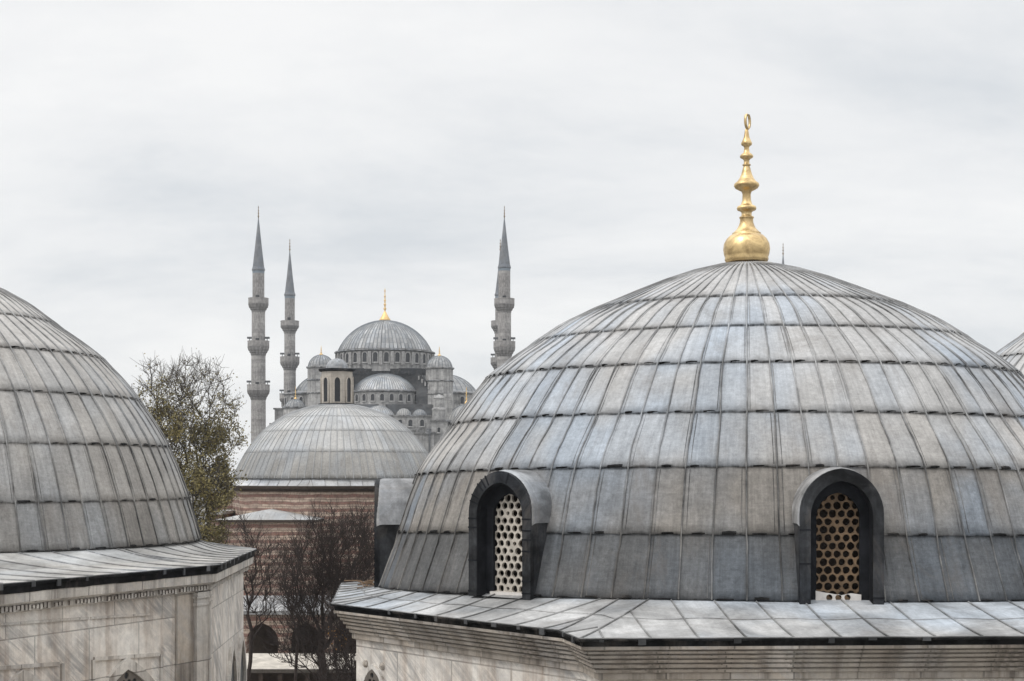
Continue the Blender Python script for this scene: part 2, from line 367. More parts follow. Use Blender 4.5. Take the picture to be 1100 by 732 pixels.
def striped(name):
    """courses of brick alternating with rough stone, weathered"""
    m, t, b = mat_base(name, .85, .25)
    ob = coord(t, 'Object')
    geo = t.nodes.new('ShaderNodeNewGeometry')
    cr = t.nodes.new('ShaderNodeVectorMath'); cr.operation = 'CROSS_PRODUCT'; cr.inputs[0].default_value = (0, 0, 1); t.links.new(geo.outputs['True Normal'], cr.inputs[1])
    dt = t.nodes.new('ShaderNodeVectorMath'); dt.operation = 'DOT_PRODUCT'; t.links.new(cr.outputs[0], dt.inputs[0]); t.links.new(ob, dt.inputs[1])
    sp = t.nodes.new('ShaderNodeSeparateXYZ'); t.links.new(ob, sp.inputs[0])
    wob = noise(t, ob, .8, 3, .5, 0, 0, 1, -.11, .11)
    zz = math_('ADD', sp.outputs[2], wob, t)
    fr = math_('FRACT', math_('DIVIDE', zz, .40, t), None, t)
    isb = remap(t, math_('ABSOLUTE', math_('SUBTRACT', fr, .5, t), None, t), .20, .27, 1, 0)
    cb = t.nodes.new('ShaderNodeCombineXYZ'); t.links.new(dt.outputs['Value'], cb.inputs[0]); t.links.new(sp.outputs[2], cb.inputs[1])
    def brick(wd, ht, c1, c2, mo):
        br = t.nodes.new('ShaderNodeTexBrick'); t.links.new(cb.outputs[0], br.inputs['Vector'])
        br.inputs['Color1'].default_value = c1 + (1,); br.inputs['Color2'].default_value = c2 + (1,); br.inputs['Mortar'].default_value = mo + (1,)
        br.inputs['Scale'].default_value = 1; br.inputs['Brick Width'].default_value = wd; br.inputs['Row Height'].default_value = ht; br.inputs['Mortar Size'].default_value = .015
        return br.outputs[0]
    cs = brick(.6, .20, (.56, .45, .36), (.36, .285, .23), (.21, .16, .13))
    cbk = brick(.36, .075, (.30, .145, .115), (.22, .115, .095), (.22, .16, .13))
    c = mixc(t, isb, cs, cbk)
    d_ = noise(t, ob, .5, 7, .65, .7, .42, .68, 0, .75)
    c = mixc(t, d_, c, (.20, .155, .135))
    c = mixc(t, 1.0, c, grey(t, noise(t, ob, 4, 6, .8, 0, .33, .67, .68, 1.42)), 'MULTIPLY')
    t.links.new(c, b.inputs['Base Color']); bump(t, b, noise(t, ob, 6, 6, .7), .6, .03)
    return m
STRIPE = striped('brick_and_stone_courses')

# ------------------------------------------------------------------ the ground
g = MB(); g.grid([[(-900, -60, 0), (900, -60, 0)], [(-900, 2500, 0), (900, 2500, 0)]])
tag(g.build('ground', GROUND), kind='structure')

# ------------------------------------------------------------------ lead-covered domes
def catmull(P, n=8):
    P = np.array(P, float); P = np.vstack([P[0] * 2 - P[1], P, [-P[-2][0], P[-2][1]]]); o = []
    for i in range(1, len(P) - 2):
        for t in np.linspace(0, 1, n, endpoint=False):
            a, b, c, d_ = P[i - 1:i + 3]
            o.append(.5 * (2 * b + (c - a) * t + (2 * a - 5 * b + 4 * c - d_) * t * t + (3 * b - a - 3 * c + d_) * t ** 3))
    o.append(P[-2]); return np.array(o)
class Dome:
    SUB = 8
    def __init__(s, cx, cy, rings, k=1.0, sag=None):
        s.cx, s.cy, s.k = cx, cy, k
        s.n = len(rings); s.prof = catmull(rings, s.SUB); s.R = rings[0][0]
        s.sag = sag or [0] * s.n
        th = math.atan2(cx, cy); s.ld = Vector((math.sin(th), math.cos(th))); s.la = Vector((math.cos(th), -math.sin(th)))
    def P(s, a, q, off=0.0):
        """a: angle from the side nearest the viewer, q: ring number"""
        def pt(a, q):
            q = min(max(q, 0), s.n - 1); i = q * s.SUB; j = min(int(i), len(s.prof) - 2); f_ = i - j
            r, z = s.prof[j] * (1 - f_) + s.prof[j + 1] * f_
            j2 = min(int(q), s.n - 2); sg = s.sag[j2] * (1 - q + j2) + s.sag[j2 + 1] * (q - j2)
            xy = s.la * (r * math.sin(a)) - s.ld * (s.k * r * math.cos(a))
            return Vector((s.cx + xy.x, s.cy + xy.y, EYE + z - sg * (1 - math.cos(a))))
        p = pt(a, q)
        if off:
            da = pt(a + .01, q) - pt(a - .01, q); dq = pt(a, q + .05) - pt(a, q - .05)
            nn = da.cross(dq); p = p + nn.normalized() * off if nn.length > 1e-9 else p
        return p
    def skin(s, name, parent, N_, mats, tones, skip=None, sub=3, rib=.022, lap=.028, per=6, a_rng=(-math.pi, math.pi), lips=True, seed=1, rib_from=0.0, lipscale=1.0, twin=True):
        rr = random.Random(seed); mb = MB()
        full = abs(a_rng[1] - a_rng[0] - 2 * math.pi) < 1e-6
        M_ = N_ * sub
        A = [a_rng[0] + (a_rng[1] - a_rng[0]) * j / M_ for j in range(M_ + 1)]
        for i in range(s.n - 1):
            sag_e = [rr.uniform(-.02, .02) for _ in range(N_ + 1)]
            rows = []; uvs = []; tn = []
            for v in [-.0001] + [x / per for x in range(per + 1)]:
                q = i + max(v, 0); row = []
                for j, a in enumerate(A):
                    fu = (j % sub) / sub
                    o = 0.0 if v < 0 else lap * (1 - max(v, 0)) + .010 * math.sin(math.pi * fu) * (1 - .5 * v)
                    qq = q - (.012 * lipscale * math.sin(2 * math.pi * fu + i) if 0 <= v < .01 and i > 0 else 0)
                    pp = s.P(a, qq)
                    if v >= 0: o += .011 * mnoise.noise(pp * 1.9) + .006 * mnoise.noise(pp * 5.1)
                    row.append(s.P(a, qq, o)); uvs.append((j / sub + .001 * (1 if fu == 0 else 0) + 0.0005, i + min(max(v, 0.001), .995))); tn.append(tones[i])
                rows.append(row)
            n = M_ + 1; vs = [p for r in rows for p in r]; fs = []
            for a_ in range(len(rows) - 1):
                for j in range(M_):
                    f_ = [a_ * n + j, a_ * n + j + 1, (a_ + 1) * n + j + 1, (a_ + 1) * n + j]
                    if skip and all(skip(vs[x]) for x in f_): continue
                    fs.append(f_)
            mb.add(vs, fs, uvs, tn)
        o = mb.build(name, mats[0], parent, smooth=True)
        rb = MB()
        nq = (s.n - 1) * per
        for j in range(N_ + (0 if full else 1)):
            a = A[(j * sub) % (M_ + 1)] if full else A[j * sub]
            run = []; wob = rr.uniform(-.0028, .0028); ph = rr.uniform(0, 6)
            for x in range(int(rib_from * per), nq + 1):
                q = x / per
                if q > s.n - 1.15: break
                p = s.P(a + wob * math.sin(q * 2.1 + ph) + rr.gauss(0, .0006), q, .012 + lap * (1 - q % 1) * .8)
                if skip and skip(p):
                    if len(run) > 1: rb.tube(run, rib, 5)
                    run = []
                    continue
                run.append(p)
            if len(run) > 1: rb.tube(run, rib, 5)
            if twin:
                da = (A[sub] - A[0])
                for i in range(s.n - 2):
                    if rr.random() < .25: continue
                    f_ = rr.choice((.13, .15, .86)) + rr.uniform(-.03, .03); run = []
                    for x in range(per + 1):
                        q = i + .03 + .94 * x / per; p = s.P(a + da * f_, q, .004 + lap * (1 - x / per) * .9 + .010 * math.sin(math.pi * f_))
                        if skip and skip(p): continue
                        run.append(p)
                    if len(run) > per: rb.tube(run, .006, 4, False)
        zlo, zhi = s.P(0, 0).z, s.P(0, s.n - 1).z
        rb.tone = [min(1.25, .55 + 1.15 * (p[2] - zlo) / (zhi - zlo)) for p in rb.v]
        if lips:  # lifted sheet edges, their shadow gaps painted as near-black slabs
            lp = rb; lp.cur = 1
            for i in range(0, s.n - 3):
                for j in range(N_):
                    if rr.random() < .22: continue
                    f0 = rr.uniform(.08, .38); f1 = f0 + rr.uniform(.28, .55)
                    a0, a1 = A[j * sub] + (A[(j + 1) * sub] - A[j * sub]) * f0, A[j * sub] + (A[(j + 1) * sub] - A[j * sub]) * f1
                    if skip and skip(s.P((a0 + a1) / 2, i + .02)): continue
                    tk = rr.choice((.014, .02, .03, .045)) * rr.uniform(.8, 1.2) * lipscale * (1.15 if i < 3 else .7); up_ = tk / max(.4, (s.P(a0, i + 1) - s.P(a0, i)).length)
                    rows = []
                    m_a = [a0, a0 + (a1 - a0) * .5, a1]
                    for oo, dq in ((.0, 0), (lap + .022, -.2), (lap + .032, .2), (lap + .004, 1.0)):
                        rows.append([s.P(a_, i + dq * up_ + .002 * kk, oo if kk == 1 else oo * .8) for kk, a_ in enumerate(m_a)])
                    lp.grid(rows)
        rb.build('seam', [mats[1], mats[2]], o, smooth=False)
        return o
    def ell(s, dx, dy):
        """base radius and angle in a plan direction"""
        u = Vector((dx, dy)).normalized(); a = u.dot(s.la); b = -u.dot(s.ld)
        rho = 1 / math.sqrt((a / s.R) ** 2 + (b / (s.k * s.R)) ** 2)
        return rho, math.atan2(a / s.R, b / (s.k * s.R))

def eave_edge(poly, prof, parent, clip_z, clip_h, step, seed):
    rr = random.Random(seed); fine = []
    for i in range(len(poly)):
        a, b = Vector(poly[i]), Vector(poly[(i + 1) % len(poly)]); n = max(1, int((b - a).length / .22))
        fine += [a + (b - a) * (k / n) for k in range(n)]
    mb = MB(); mb.sweep(fine, prof)
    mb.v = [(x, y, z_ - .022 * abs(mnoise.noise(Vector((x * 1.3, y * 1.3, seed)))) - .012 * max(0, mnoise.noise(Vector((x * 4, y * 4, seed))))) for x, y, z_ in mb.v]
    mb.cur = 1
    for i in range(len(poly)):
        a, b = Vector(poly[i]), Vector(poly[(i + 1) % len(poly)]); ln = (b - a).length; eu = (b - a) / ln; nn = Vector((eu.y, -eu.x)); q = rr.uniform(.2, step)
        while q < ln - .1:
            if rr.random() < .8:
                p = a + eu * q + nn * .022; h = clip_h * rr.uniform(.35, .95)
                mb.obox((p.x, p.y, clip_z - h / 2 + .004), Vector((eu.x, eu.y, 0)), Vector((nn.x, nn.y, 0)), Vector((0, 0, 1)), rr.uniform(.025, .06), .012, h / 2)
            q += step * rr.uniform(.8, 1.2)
    return mb.build('eave_edge', [LEAD_EDGE_SHADE, LEAD_SOOT], parent)
def skirt(dm, poly, ze, parent, spacing, mats, flare=1.5, mid=True, tone=1.0, name='eave_roof', seamr=.016, off=0.0):
    """sloping lead roof between a dome's foot and the eave polygon, seamed at right angles to the eave"""
    c = Vector((dm.cx, dm.cy)); mb = MB(); sm = MB(); nP = len(poly)
    def zin(d_):
        rho, a = dm.ell(d_.x, d_.y); return rho * .975, dm.P(a, 0).z + .02
    def height(p, e0, e1):
        d_ = (p - c).normalized(); ed = e1 - e0
        den = d_.x * ed.y - d_.y * ed.x; w0 = e0 - c
        ro = (w0.x * ed.y - w0.y * ed.x) / den
        ri, zi = zin(d_); rad = (p - c).length; t = (ro - rad) / (ro - ri)
        return t, ze + (zi - ze) * max(0, min(1, t)) ** flare
    for i in range(nP):
        e0, e1 = Vector(poly[i]), Vector(poly[(i + 1) % nP]); ed = e1 - e0; ln = ed.length; eu = ed / ln; en = Vector((-eu.y, eu.x))
        m = max(6, int(ln / .16)); rows = []; uvs = []
        for r in range(11):
            t = r / 10; row = []
            for j in range(m + 1):
                o = e0 + ed * (j / m); d_ = (o - c).normalized(); ri, zi = zin(d_)
                p = o + (c + d_ * ri - o) * t
                row.append((p.x, p.y, ze + (zi - ze) * t ** flare)); uvs.append(((p - e0).dot(eu) / spacing + 31 * i + .5, t * 1.98 + .01))
            rows.append(row)
        mb.grid(rows, False, uvs, [tone] * (11 * (m + 1)))
        nn = int(ln / spacing)
        for q in range(nn + 1):
            st = e0 + eu * (spacing * (q + .5)); run = []
            if spacing * (q + .5) > ln: break
            sh = rng.uniform(-.03, .03)
            for x in range(60):
                p = st + en * (x * .12) + eu * (sh * x * .12)
                cr0 = (e0 - c).x * (p - c).y - (e0 - c).y * (p - c).x; cr1 = (e1 - c).x * (p - c).y - (e1 - c).y * (p - c).x
                if cr0 < 0 or cr1 > 0: break
                t, z = height(p, e0, e1)
                if t > 1.0: break
                run.append((p.x, p.y, z + .006))
            if len(run) > 1: sm.tube(run, seamr, 5)
        run = []
        d0 = poly[i]; sm.tube([(poly[i].x, poly[i].y, ze + .006)] + [(lambda t: ((poly[i].x + (c.x + (Vector(poly[i]) - c).normalized().x * zin((Vector(poly[i]) - c).normalized())[0] - poly[i].x) * t),
              (poly[i].y + (c.y + (Vector(poly[i]) - c).normalized().y * zin((Vector(poly[i]) - c).normalized())[0] - poly[i].y) * t), ze + .006 + (zin((Vector(poly[i]) - c).normalized())[1] - ze) * t ** flare))(x / 8) for x in range(1, 9)], seamr, 5)
        if mid:
            for j in range(m + 1):
                o = e0 + ed * (j / m); d_ = (o - c).normalized(); ri, zi = zin(d_); t = .5 + .02 * math.sin(j * .7 + i)
                p = o + (c + d_ * ri - o) * t; run.append((p.x, p.y, ze + (zi - ze) * t ** flare + .001))
            sm.tube(run, seamr * .7, 5)
    o = mb.build(name, mats[0], parent, smooth=True)
    sm.tube([(p.x, p.y, ze + .003) for p in list(poly) + [poly[0]]], .012, 5)
    sm.build('seam', mats[1], o, smooth=True)
    return o

# ------------------------------------------------------------------ gilded finial
def px_lathe(px, prof, Y, n=28):
    """profile of (radius px, row px)"""
    mb = MB(); s_ = Y / F; mb.lathe((X_(px, Y), Y, 0), [(r * s_, Z_(y, Y)) for r, y in prof], n); return mb
def ring_mesh(c, ro, ri, wd, ang, n=40, gap=.35):
    """open crescent ring standing upright, turned by ang about the vertical"""
    mb = MB(); rows = []
    ax = Vector((math.cos(ang), math.sin(ang), 0)); ay = Vector((-math.sin(ang), math.cos(ang), 0)); az = Vector((0, 0, 1))
    for k in range(n + 1):
        a = math.pi / 2 + gap + (2 * math.pi - 2 * gap) * k / n
        wv = (0.25 + .75 * math.sin(math.pi * k / n)); mid_ = (ro + ri) / 2
        cc = Vector(c) + ax * (math.cos(a) * mid_) + az * (math.sin(a) * mid_ * 1.15); rad = ax * math.cos(a) + az * math.sin(a)
        h = (ro - ri) / 2 * wv; t = wd / 2
        rows.append([cc + rad * h, cc + ay * t, cc - rad * h, cc - ay * t])
    mb.grid(rows, True); return mb

# ================================================================== TOMB WITH DORMERS (right)
ztomb = Vector((4.485, 29.35, 0))
tomb = empty('domed_tomb', ztomb, 'large grey lead-domed tomb with arched dormer windows and a tall gold finial', 'tomb', 'lead-domed tombs')
D1 = Dome(4.485, 29.35, list(zip((7.059, 6.702, 6.329, 5.669, 4.985, 4.049, 2.944, .02), (-1.932, -.93, .122, 1.002, 1.837, 2.513, 3.128, 4.048))),
          .842, [.235, .222, .19, .1, .03, 0, 0, 0])
def solve_az(dm, px, q=0):
    best = min((abs(550 + F * dm.P(R(a / 4), q).x / dm.P(R(a / 4), q).y - px), a / 4) for a in range(-400, 401)); return R(best[1])
dorm = []
for px_ in (541, 903): dorm.append(solve_az(D1, px_))
dorm.append(R(-80))
DW, DH, DSP = .64, 2.06, 1.36        # dormer half width, height, spring height
frames = []
for a in dorm:
    p = D1.P(a, 0); t = (D1.P(a + .01, 0) - D1.P(a - .01, 0)).normalized(); t.z = 0; t.normalize(); nrm = Vector((t.y, -t.x, 0))
    base = p + nrm * (.10 if len(frames) < 2 else .05); base.z = p.z - .03
    frames.append((base, nrm, t))
def cut1(p):
    for b, n_, t in frames:
        d_ = p - b
        if d_.dot(n_) > -1.2 and abs(d_.dot(t)) < DW - .03:
            x = abs(d_.dot(t)) / (DW - .03)
            if d_.z < DSP + (DH - .05 - DSP) * math.sqrt(max(0, 1 - x * x)): return True
    return False
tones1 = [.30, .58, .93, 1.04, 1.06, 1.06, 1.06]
dome1 = D1.skin('dome', tomb, 84, (LEAD, LEAD_SEAM, LEAD_EDGE_SHADE), tones1, skip=cut1, sub=6, rib=.0135, seed=3)
# eave polygon (counter-clockwise), measured from the visible corners
ZE1 = -2.25
c1 = Vector((4.485, 29.35))
poly1 = [c1 + Vector(q) for q in ((-3.80, -7.2), (-3.56, -8.32), (5.4, -7.9), (8.8, -2.4), (8.1, 2.2), (4.0, 8.2), (-3.7, 8.2), (-8.0, 2.3), (-7.62, -2.62))]
ledge1 = skirt(D1, poly1, EYE + ZE1, tomb, .66, (LEAD_LEDGE, LEAD_SEAM), flare=1.25)
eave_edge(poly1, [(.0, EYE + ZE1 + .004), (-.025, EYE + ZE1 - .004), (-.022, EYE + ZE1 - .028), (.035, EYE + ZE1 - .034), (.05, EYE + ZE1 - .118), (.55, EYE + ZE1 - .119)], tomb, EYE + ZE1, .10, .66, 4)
m = MB(); z = EYE + ZE1
pr = [(.5, z - .112), (.03, z - .114), (.03, z - .155), (.05, z - .165)]
zz_, ins_ = .165, .09
for k in range(5):
    ht = (.055, .06, .06, .07, .065)[k]
    pr += [(ins_ + .03, z - zz_ - .004), (ins_ + .03, z - zz_ - .016), (ins_, z - zz_ - .02), (ins_ - .006, z - zz_ - ht * .5), (ins_ + .004, z - zz_ - ht)]; zz_ += ht + .008; ins_ += .052
pr += [(.345, z - zz_ - .004), (.345, z - .61), (.39, z - .63), (.45, z - .635)]
m.sweep(poly1, pr)
m.build('cornice', MARBLE_D, tomb)
m = MB(); m.sweep(poly1, [(.42, z - .62), (.42, 0)]); m.build('wall', MARBLE, tomb)

def grille(hw, hs, top, mat, M, parent, pitch=.118, hole=.046, thick=.05, base=.07):
    o_ = arch(hw, hs, top, 16); outl = [o_]; row = 0; zq = base + hole
    while zq < top:
        off = 0 if row % 2 else pitch / 2
        for i in range(-6, 7):
            x = i * pitch + off
            if all(inside(o_, x + hole * 1.12 * math.cos(t_), zq + hole * 1.12 * math.sin(t_)) for t_ in [q * math.pi / 4 for q in range(8)]):
                hr = hole * rng.uniform(.86, 1.07) * (.62 if rng.random() < .04 else 1); outl.append([(x + rng.gauss(0, .003) + hr * rng.uniform(.94, 1.05) * math.cos(q * math.pi / 6), zq + rng.gauss(0, .003) * 0 + hr * rng.uniform(.94, 1.05) * math.sin(q * math.pi / 6)) for q in range(12)])
        zq += pitch * .885; row += 1
    return plate('grille', outl, thick, M, mat, parent)
looks = [(CREAM, 'pale cream dormer grille'), (BROWN, 'brown-stained dormer grille with white foot'), (CREAM, None)]
for k, (b, n_, t) in enumerate(frames):
    M0 = frame_matrix(b, n_)
    def W(x, y, z_): return M0 @ Vector((x, y, z_))
    oo = arch(DW, DSP, DH, 20, .06); ii = arch(DW - .165, DSP - .02, DH - .19, 20, .08)
    # hood: barrel running back into the dome
    mb = MB(); rows = []
    for yy, e_ in ((.078, 0), (1.25, .0)):
        rows.append([W(x * (1 + e_ / DW), yy, z_ + (e_ if z_ > DSP else 0)) for x, z_ in oo])
    mb.grid(rows)
    dormer = mb.build('dormer_window', LEAD_DARK, tomb, smooth=True)
    # upper lead cap over the hood
    mb = MB(); rows = []
    cap = [q for q in arch(DW + .022, DSP, DH + .022, 20, .06)][1:-1]
    cap = [(cap[0][0], DSP - .14)] + cap + [(cap[-1][0], DSP - .14)]
    for yy, f_ in ((.0, .94), (.03, .975), (.085, .995), (.13, 1), (1.25, 1.0)): rows.append([W(x * f_, yy, z_ * f_ if f_ != 1 else z_) for x, z_ in cap])
    mb.grid(rows, False, [(j * .11 + .3, .3 + i * .4) for i in range(5) for j in range(len(cap))]); mb.build('hood', LEAD_HOOD, dormer, smooth=True)
    plate('frame', [oo, ii], .10, M0 @ Matrix.Translation((0, .03, 0)), LEAD_DARK, dormer)
    # lead wrapped round the frame in short pieces
    mb = MB()
    for sx in (-1, 1):
        for zz in [q * .17 + .1 for q in range(8)]:
            if rng.random() < (.55 if sx < 0 else .2): continue
            if k == 1 and (zz < .9 or sx > 0) and rng.random() < .8: continue
            mb.obox(W(sx * (DW - .082), -.022, zz + rng.uniform(-.02, .02)), t, n_, Vector((0, 0, 1)), .088, .006, .013)
    if k != 1:
        for q in [q for q in range(2, 19) if rng.random() < .4]:
            a_ = math.pi * q / 20; mb.obox(W((DW - .085) * math.cos(a_), -.022, DSP + (DH - DSP - .09) * math.sin(a_)), (t * math.cos(a_) + Vector((0, 0, math.sin(a_)))), n_, (Vector((0, 0, math.cos(a_))) - t * math.sin(a_)), .088, .006, .012)
    # reveal
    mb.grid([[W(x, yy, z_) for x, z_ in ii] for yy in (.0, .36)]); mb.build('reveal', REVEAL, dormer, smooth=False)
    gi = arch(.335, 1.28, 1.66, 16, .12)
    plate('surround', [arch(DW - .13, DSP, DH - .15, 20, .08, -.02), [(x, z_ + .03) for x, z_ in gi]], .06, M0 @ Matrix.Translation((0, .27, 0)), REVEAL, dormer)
    g_ = grille(.44, 1.29, 1.76, looks[k][0], M0 @ Matrix.Translation((0, .33, .035)), dormer, pitch=.140, hole=.0605, base=.03)
    if looks[k][1]: g_['label'] = looks[k][1]
    mb = MB()
    if k == 1:
        o_ = [(-.36, 0), (.36, 0), (.36, .12), (.2, .10), (.03, .13), (-.1, .09), (-.3, .17), (-.36, .16)]
        plate('sill', [[(.35, .0), (.35, .13), (.2, .15), (.05, .12), (-.2, .16), (-.35, .19), (-.35, 0)]] + [circle(x, .085, .05) for x in (-.14, 0, .14)], .02, M0 @ Matrix.Translation((0, .225, .0)), WHITE, dormer)
    else:
        mb.obox(W(0, .25, .03), t, n_, Vector((0, 0, 1)), .36, .06, .045); mb.build('sill', WHITE, dormer)
    mb = MB(); mb.obox(W(0, .9, 1.0), t, n_, Vector((0, 0, 1)), .6, .02, 1.0); mb.build('shutter', WOOD, dormer)

# gold finial
Yf = 29.35
prof = [(0.5, 282), (22, 282), (23.5, 279), (23, 277), (24, 274), (25, 268), (24.2, 262), (21.5, 257), (18, 253.5), (15, 252), (15.5, 250.8), (14, 250), (10.2, 246), (8.4, 242.5), (7.3, 239.5), (7.0, 236), (7.5, 234.6),
        (8, 234), (7.6, 233.2), (5.6, 232.4), (5.4, 229), (6.4, 227.4), (9.8, 226), (10.6, 224), (9.6, 222), (6.6, 220.6), (5.6, 218.5), (4.6, 215), (4.4, 209), (5.4, 206), (8.5, 204.4), (12, 202.5), (13.6, 200), (13.2, 197.6),
        (10, 195), (7.8, 192), (6.0, 188), (4.8, 184), (3.8, 180), (3.2, 178.6), (4.4, 178), (4.4, 176.9), (3, 176.2), (3, 172.5), (4.2, 171), (6.8, 169.6), (7.2, 168), (6.2, 166.4), (3.2, 164), (2.6, 159), (3.4, 157.4), (5.6, 156), (6, 154.2), (4.8, 151.8), (3, 147.5), (2.2, 142), (1.6, 139), (.2, 138)]
fin = px_lathe(802, prof, Yf, 40).build('finial', GOLD, tomb, smooth=True)
ring_mesh((X_(803, Yf), Yf, Z_(130.6, Yf)), .148, .100, .055, R(62), gap=.25).build('crescent', GOLD, fin, smooth=True)

# arched window low on the left-hand wall of this tomb
def face_pts(poly, i, ins):
    q = inset(poly, ins); return q[i], q[(i + 1) % len(q)]
def hit(px, py, a, b):
    """where the ray of a photo pixel meets the vertical plane through plan points a, b"""
    dx = (px - 550) / F; dz = (HZ - py) / F; e_ = b - a; n_ = Vector((e_.y, -e_.x))
    Y = n_.dot(a) / (n_.x * dx + n_.y); return Vector((dx * Y, Y, EYE + dz * Y))
fa, fb = face_pts(poly1, 8, .42)
nr = Vector(((fb - fa).y, -(fb - fa).x)).normalized()
pw = hit(402, 760, fa, fb); top_ = hit(402, 713, fa, fb); M0 = frame_matrix(pw, nr)
hh = top_.z - pw.z
win = plate('window', [arch(.34, hh - .36, hh, 14, .35), arch(.24, hh - .36, hh - .1, 14, .35)], .06, M0 @ Matrix.Translation((0, -.02, 0)), MARBLE_T, tomb)
plate('pane', [arch(.27, hh - .36, hh - .07, 14, .35)], .02, M0 @ Matrix.Translation((0, -.012, 0)), DARK, win)
o_ = arch(.25, hh - .36, hh - .09, 14, .35); hl = [o_]
for r_ in range(5):
    for x in (-.12, 0, .12):
        xx = x + (.06 if r_ % 2 else 0)
        if inside(o_, xx + .045, hh - .66 + r_ * .115 + .045) and inside(o_, xx - .045, hh - .66 + r_ * .115 + .04): hl.append(circle(xx, hh - .66 + r_ * .115, .05, 8))
plate('tracery', hl, .03, M0 @ Matrix.Translation((0, -.035, 0)), simple('sooty_tracery', (.12, .105, .09), .8), win)
for px_, py_ in ((393, 713), (411, 716)):
    q = hit(px_, py_, fa, fb); mb = MB(); mb.lathe((0, 0, 0), [(.0, .05), (.04, .045), (.065, .02), (.07, 0)], 12)
    mb.v = [tuple(frame_matrix(q, nr) @ Vector((x, -z_, y))) for x, y, z_ in mb.v]; mb.build('boss', MARBLE_D, tomb, smooth=True)

# ================================================================== TOMB AT THE LEFT EDGE
c2 = Vector((-14.899, 38.0))
tomb2 = empty('domed_tomb', (c2.x, c2.y, 0), 'grey lead-domed tomb at the left edge with veined marble walls and no dormers', 'tomb', 'lead-domed tombs')
D2 = Dome(c2.x, c2.y, list(zip((7.041, 6.747, 6.266, 5.55, 4.659, 3.49, 2.3, .02), (-1.641, -.602, .681, 1.852, 2.884, 3.768, 4.55, 5.2))))
D2.skin('dome', tomb2, 80, (LEAD_W, LEAD_SEAM, LEAD_EDGE_SHADE), [.66, .86, .95, 1.0, 1.15, 1.2, 1.2], sub=4, rib=.018, seed=8)
ZE2 = -1.95
poly2 = [c2 + Vector(q) for q in ((4.3, -13.9), (8.57, -4.8), (8.2, 2.2), (4.5, 9.2), (-4.5, 9.2), (-8.6, 2.2), (-8.6, -4.8), (-4.3, -13.9))]
skirt(D2, poly2, EYE + ZE2, tomb2, .80, (LEAD_LEDGE_W, LEAD_SEAM), flare=2.4, mid=False, seamr=.02)
z = EYE + ZE2; m = MB()
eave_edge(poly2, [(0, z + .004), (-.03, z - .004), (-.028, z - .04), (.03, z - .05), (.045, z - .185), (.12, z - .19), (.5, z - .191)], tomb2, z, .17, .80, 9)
m = MB(); m.sweep(poly2, [(.4, z - .185), (.06, z - .187), (.07, z - .37), (.12, z - .40), (.16, z - .405), (.16, z - .42), (.23, z - .43), (.23, z - .55), (.27, z - .57), (.40, z - .572)])
for i in (0, 1):            # row of small dentils
    a, b = face_pts(poly2, i, .20); ln = (b - a).length; eu = (b - a) / ln; nn = Vector((eu.y, -eu.x))
    for q in range(int(ln / .10)):
        if rng.random() < .12: continue
        p = a + eu * (.05 + q * .10); m.obox((p.x, p.y, z - .485 + rng.uniform(-.012, .012)), Vector((eu.x, eu.y, 0)), Vector((nn.x, nn.y, 0)), Vector((0, 0, 1)), .03, .028, rng.uniform(.03, .055))
m.build('cornice', MARBLE_C, tomb2)
m = MB(); m.sweep(poly2, [(.32, z - .56), (.32, 0)]); m.build('wall', MARBLE, tomb2)
# corner pilaster
mb = MB(); pc = inset(poly2, .32)[1]
for i, wd in ((0, .42), (1, .30)):
    a, b = face_pts(poly2, i, .32); eu = (b - a).normalized(); nn = Vector((eu.y, -eu.x)); sg = -1 if i == 0 else 1
    for wq, th, z0, z1 in ((wd, .10, 0, z - .86), (wd + .03, .125, z - .86, z - .80), (wd, .105, z - .80, z - .70), (wd + .05, .14, z - .70, z - .66), (wd, .12, z - .66, z - .572)):
        p = pc + eu * (sg * (wq / 2)) ; mb.obox((p.x, p.y, (z0 + z1) / 2), Vector((eu.x, eu.y, 0)), Vector((nn.x, nn.y, 0)), Vector((0, 0, 1)), wq / 2 + (.004 * i), th + .003 * i, (z1 - z0) / 2)
mb.build('pilaster', MARBLE_T, tomb2)
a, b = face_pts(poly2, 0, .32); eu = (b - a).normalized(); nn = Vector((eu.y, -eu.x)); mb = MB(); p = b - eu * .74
mb.obox((p.x, p.y, (z - .6) / 2), Vector((eu.x, eu.y, 0)), Vector((nn.x, nn.y, 0)), Vector((0, 0, 1)), .30, .035, (z - .6) / 2); mb.build('stained_shade_strip', MARBLE_D, tomb2)  # stained recess beside the pilaster, its shade painted as a dark strip
fa, fb = face_pts(poly2, 0, .32); nr = Vector(((fb - fa).y, -(fb - fa).x)).normalized(); eu = (fb - fa).normalized()
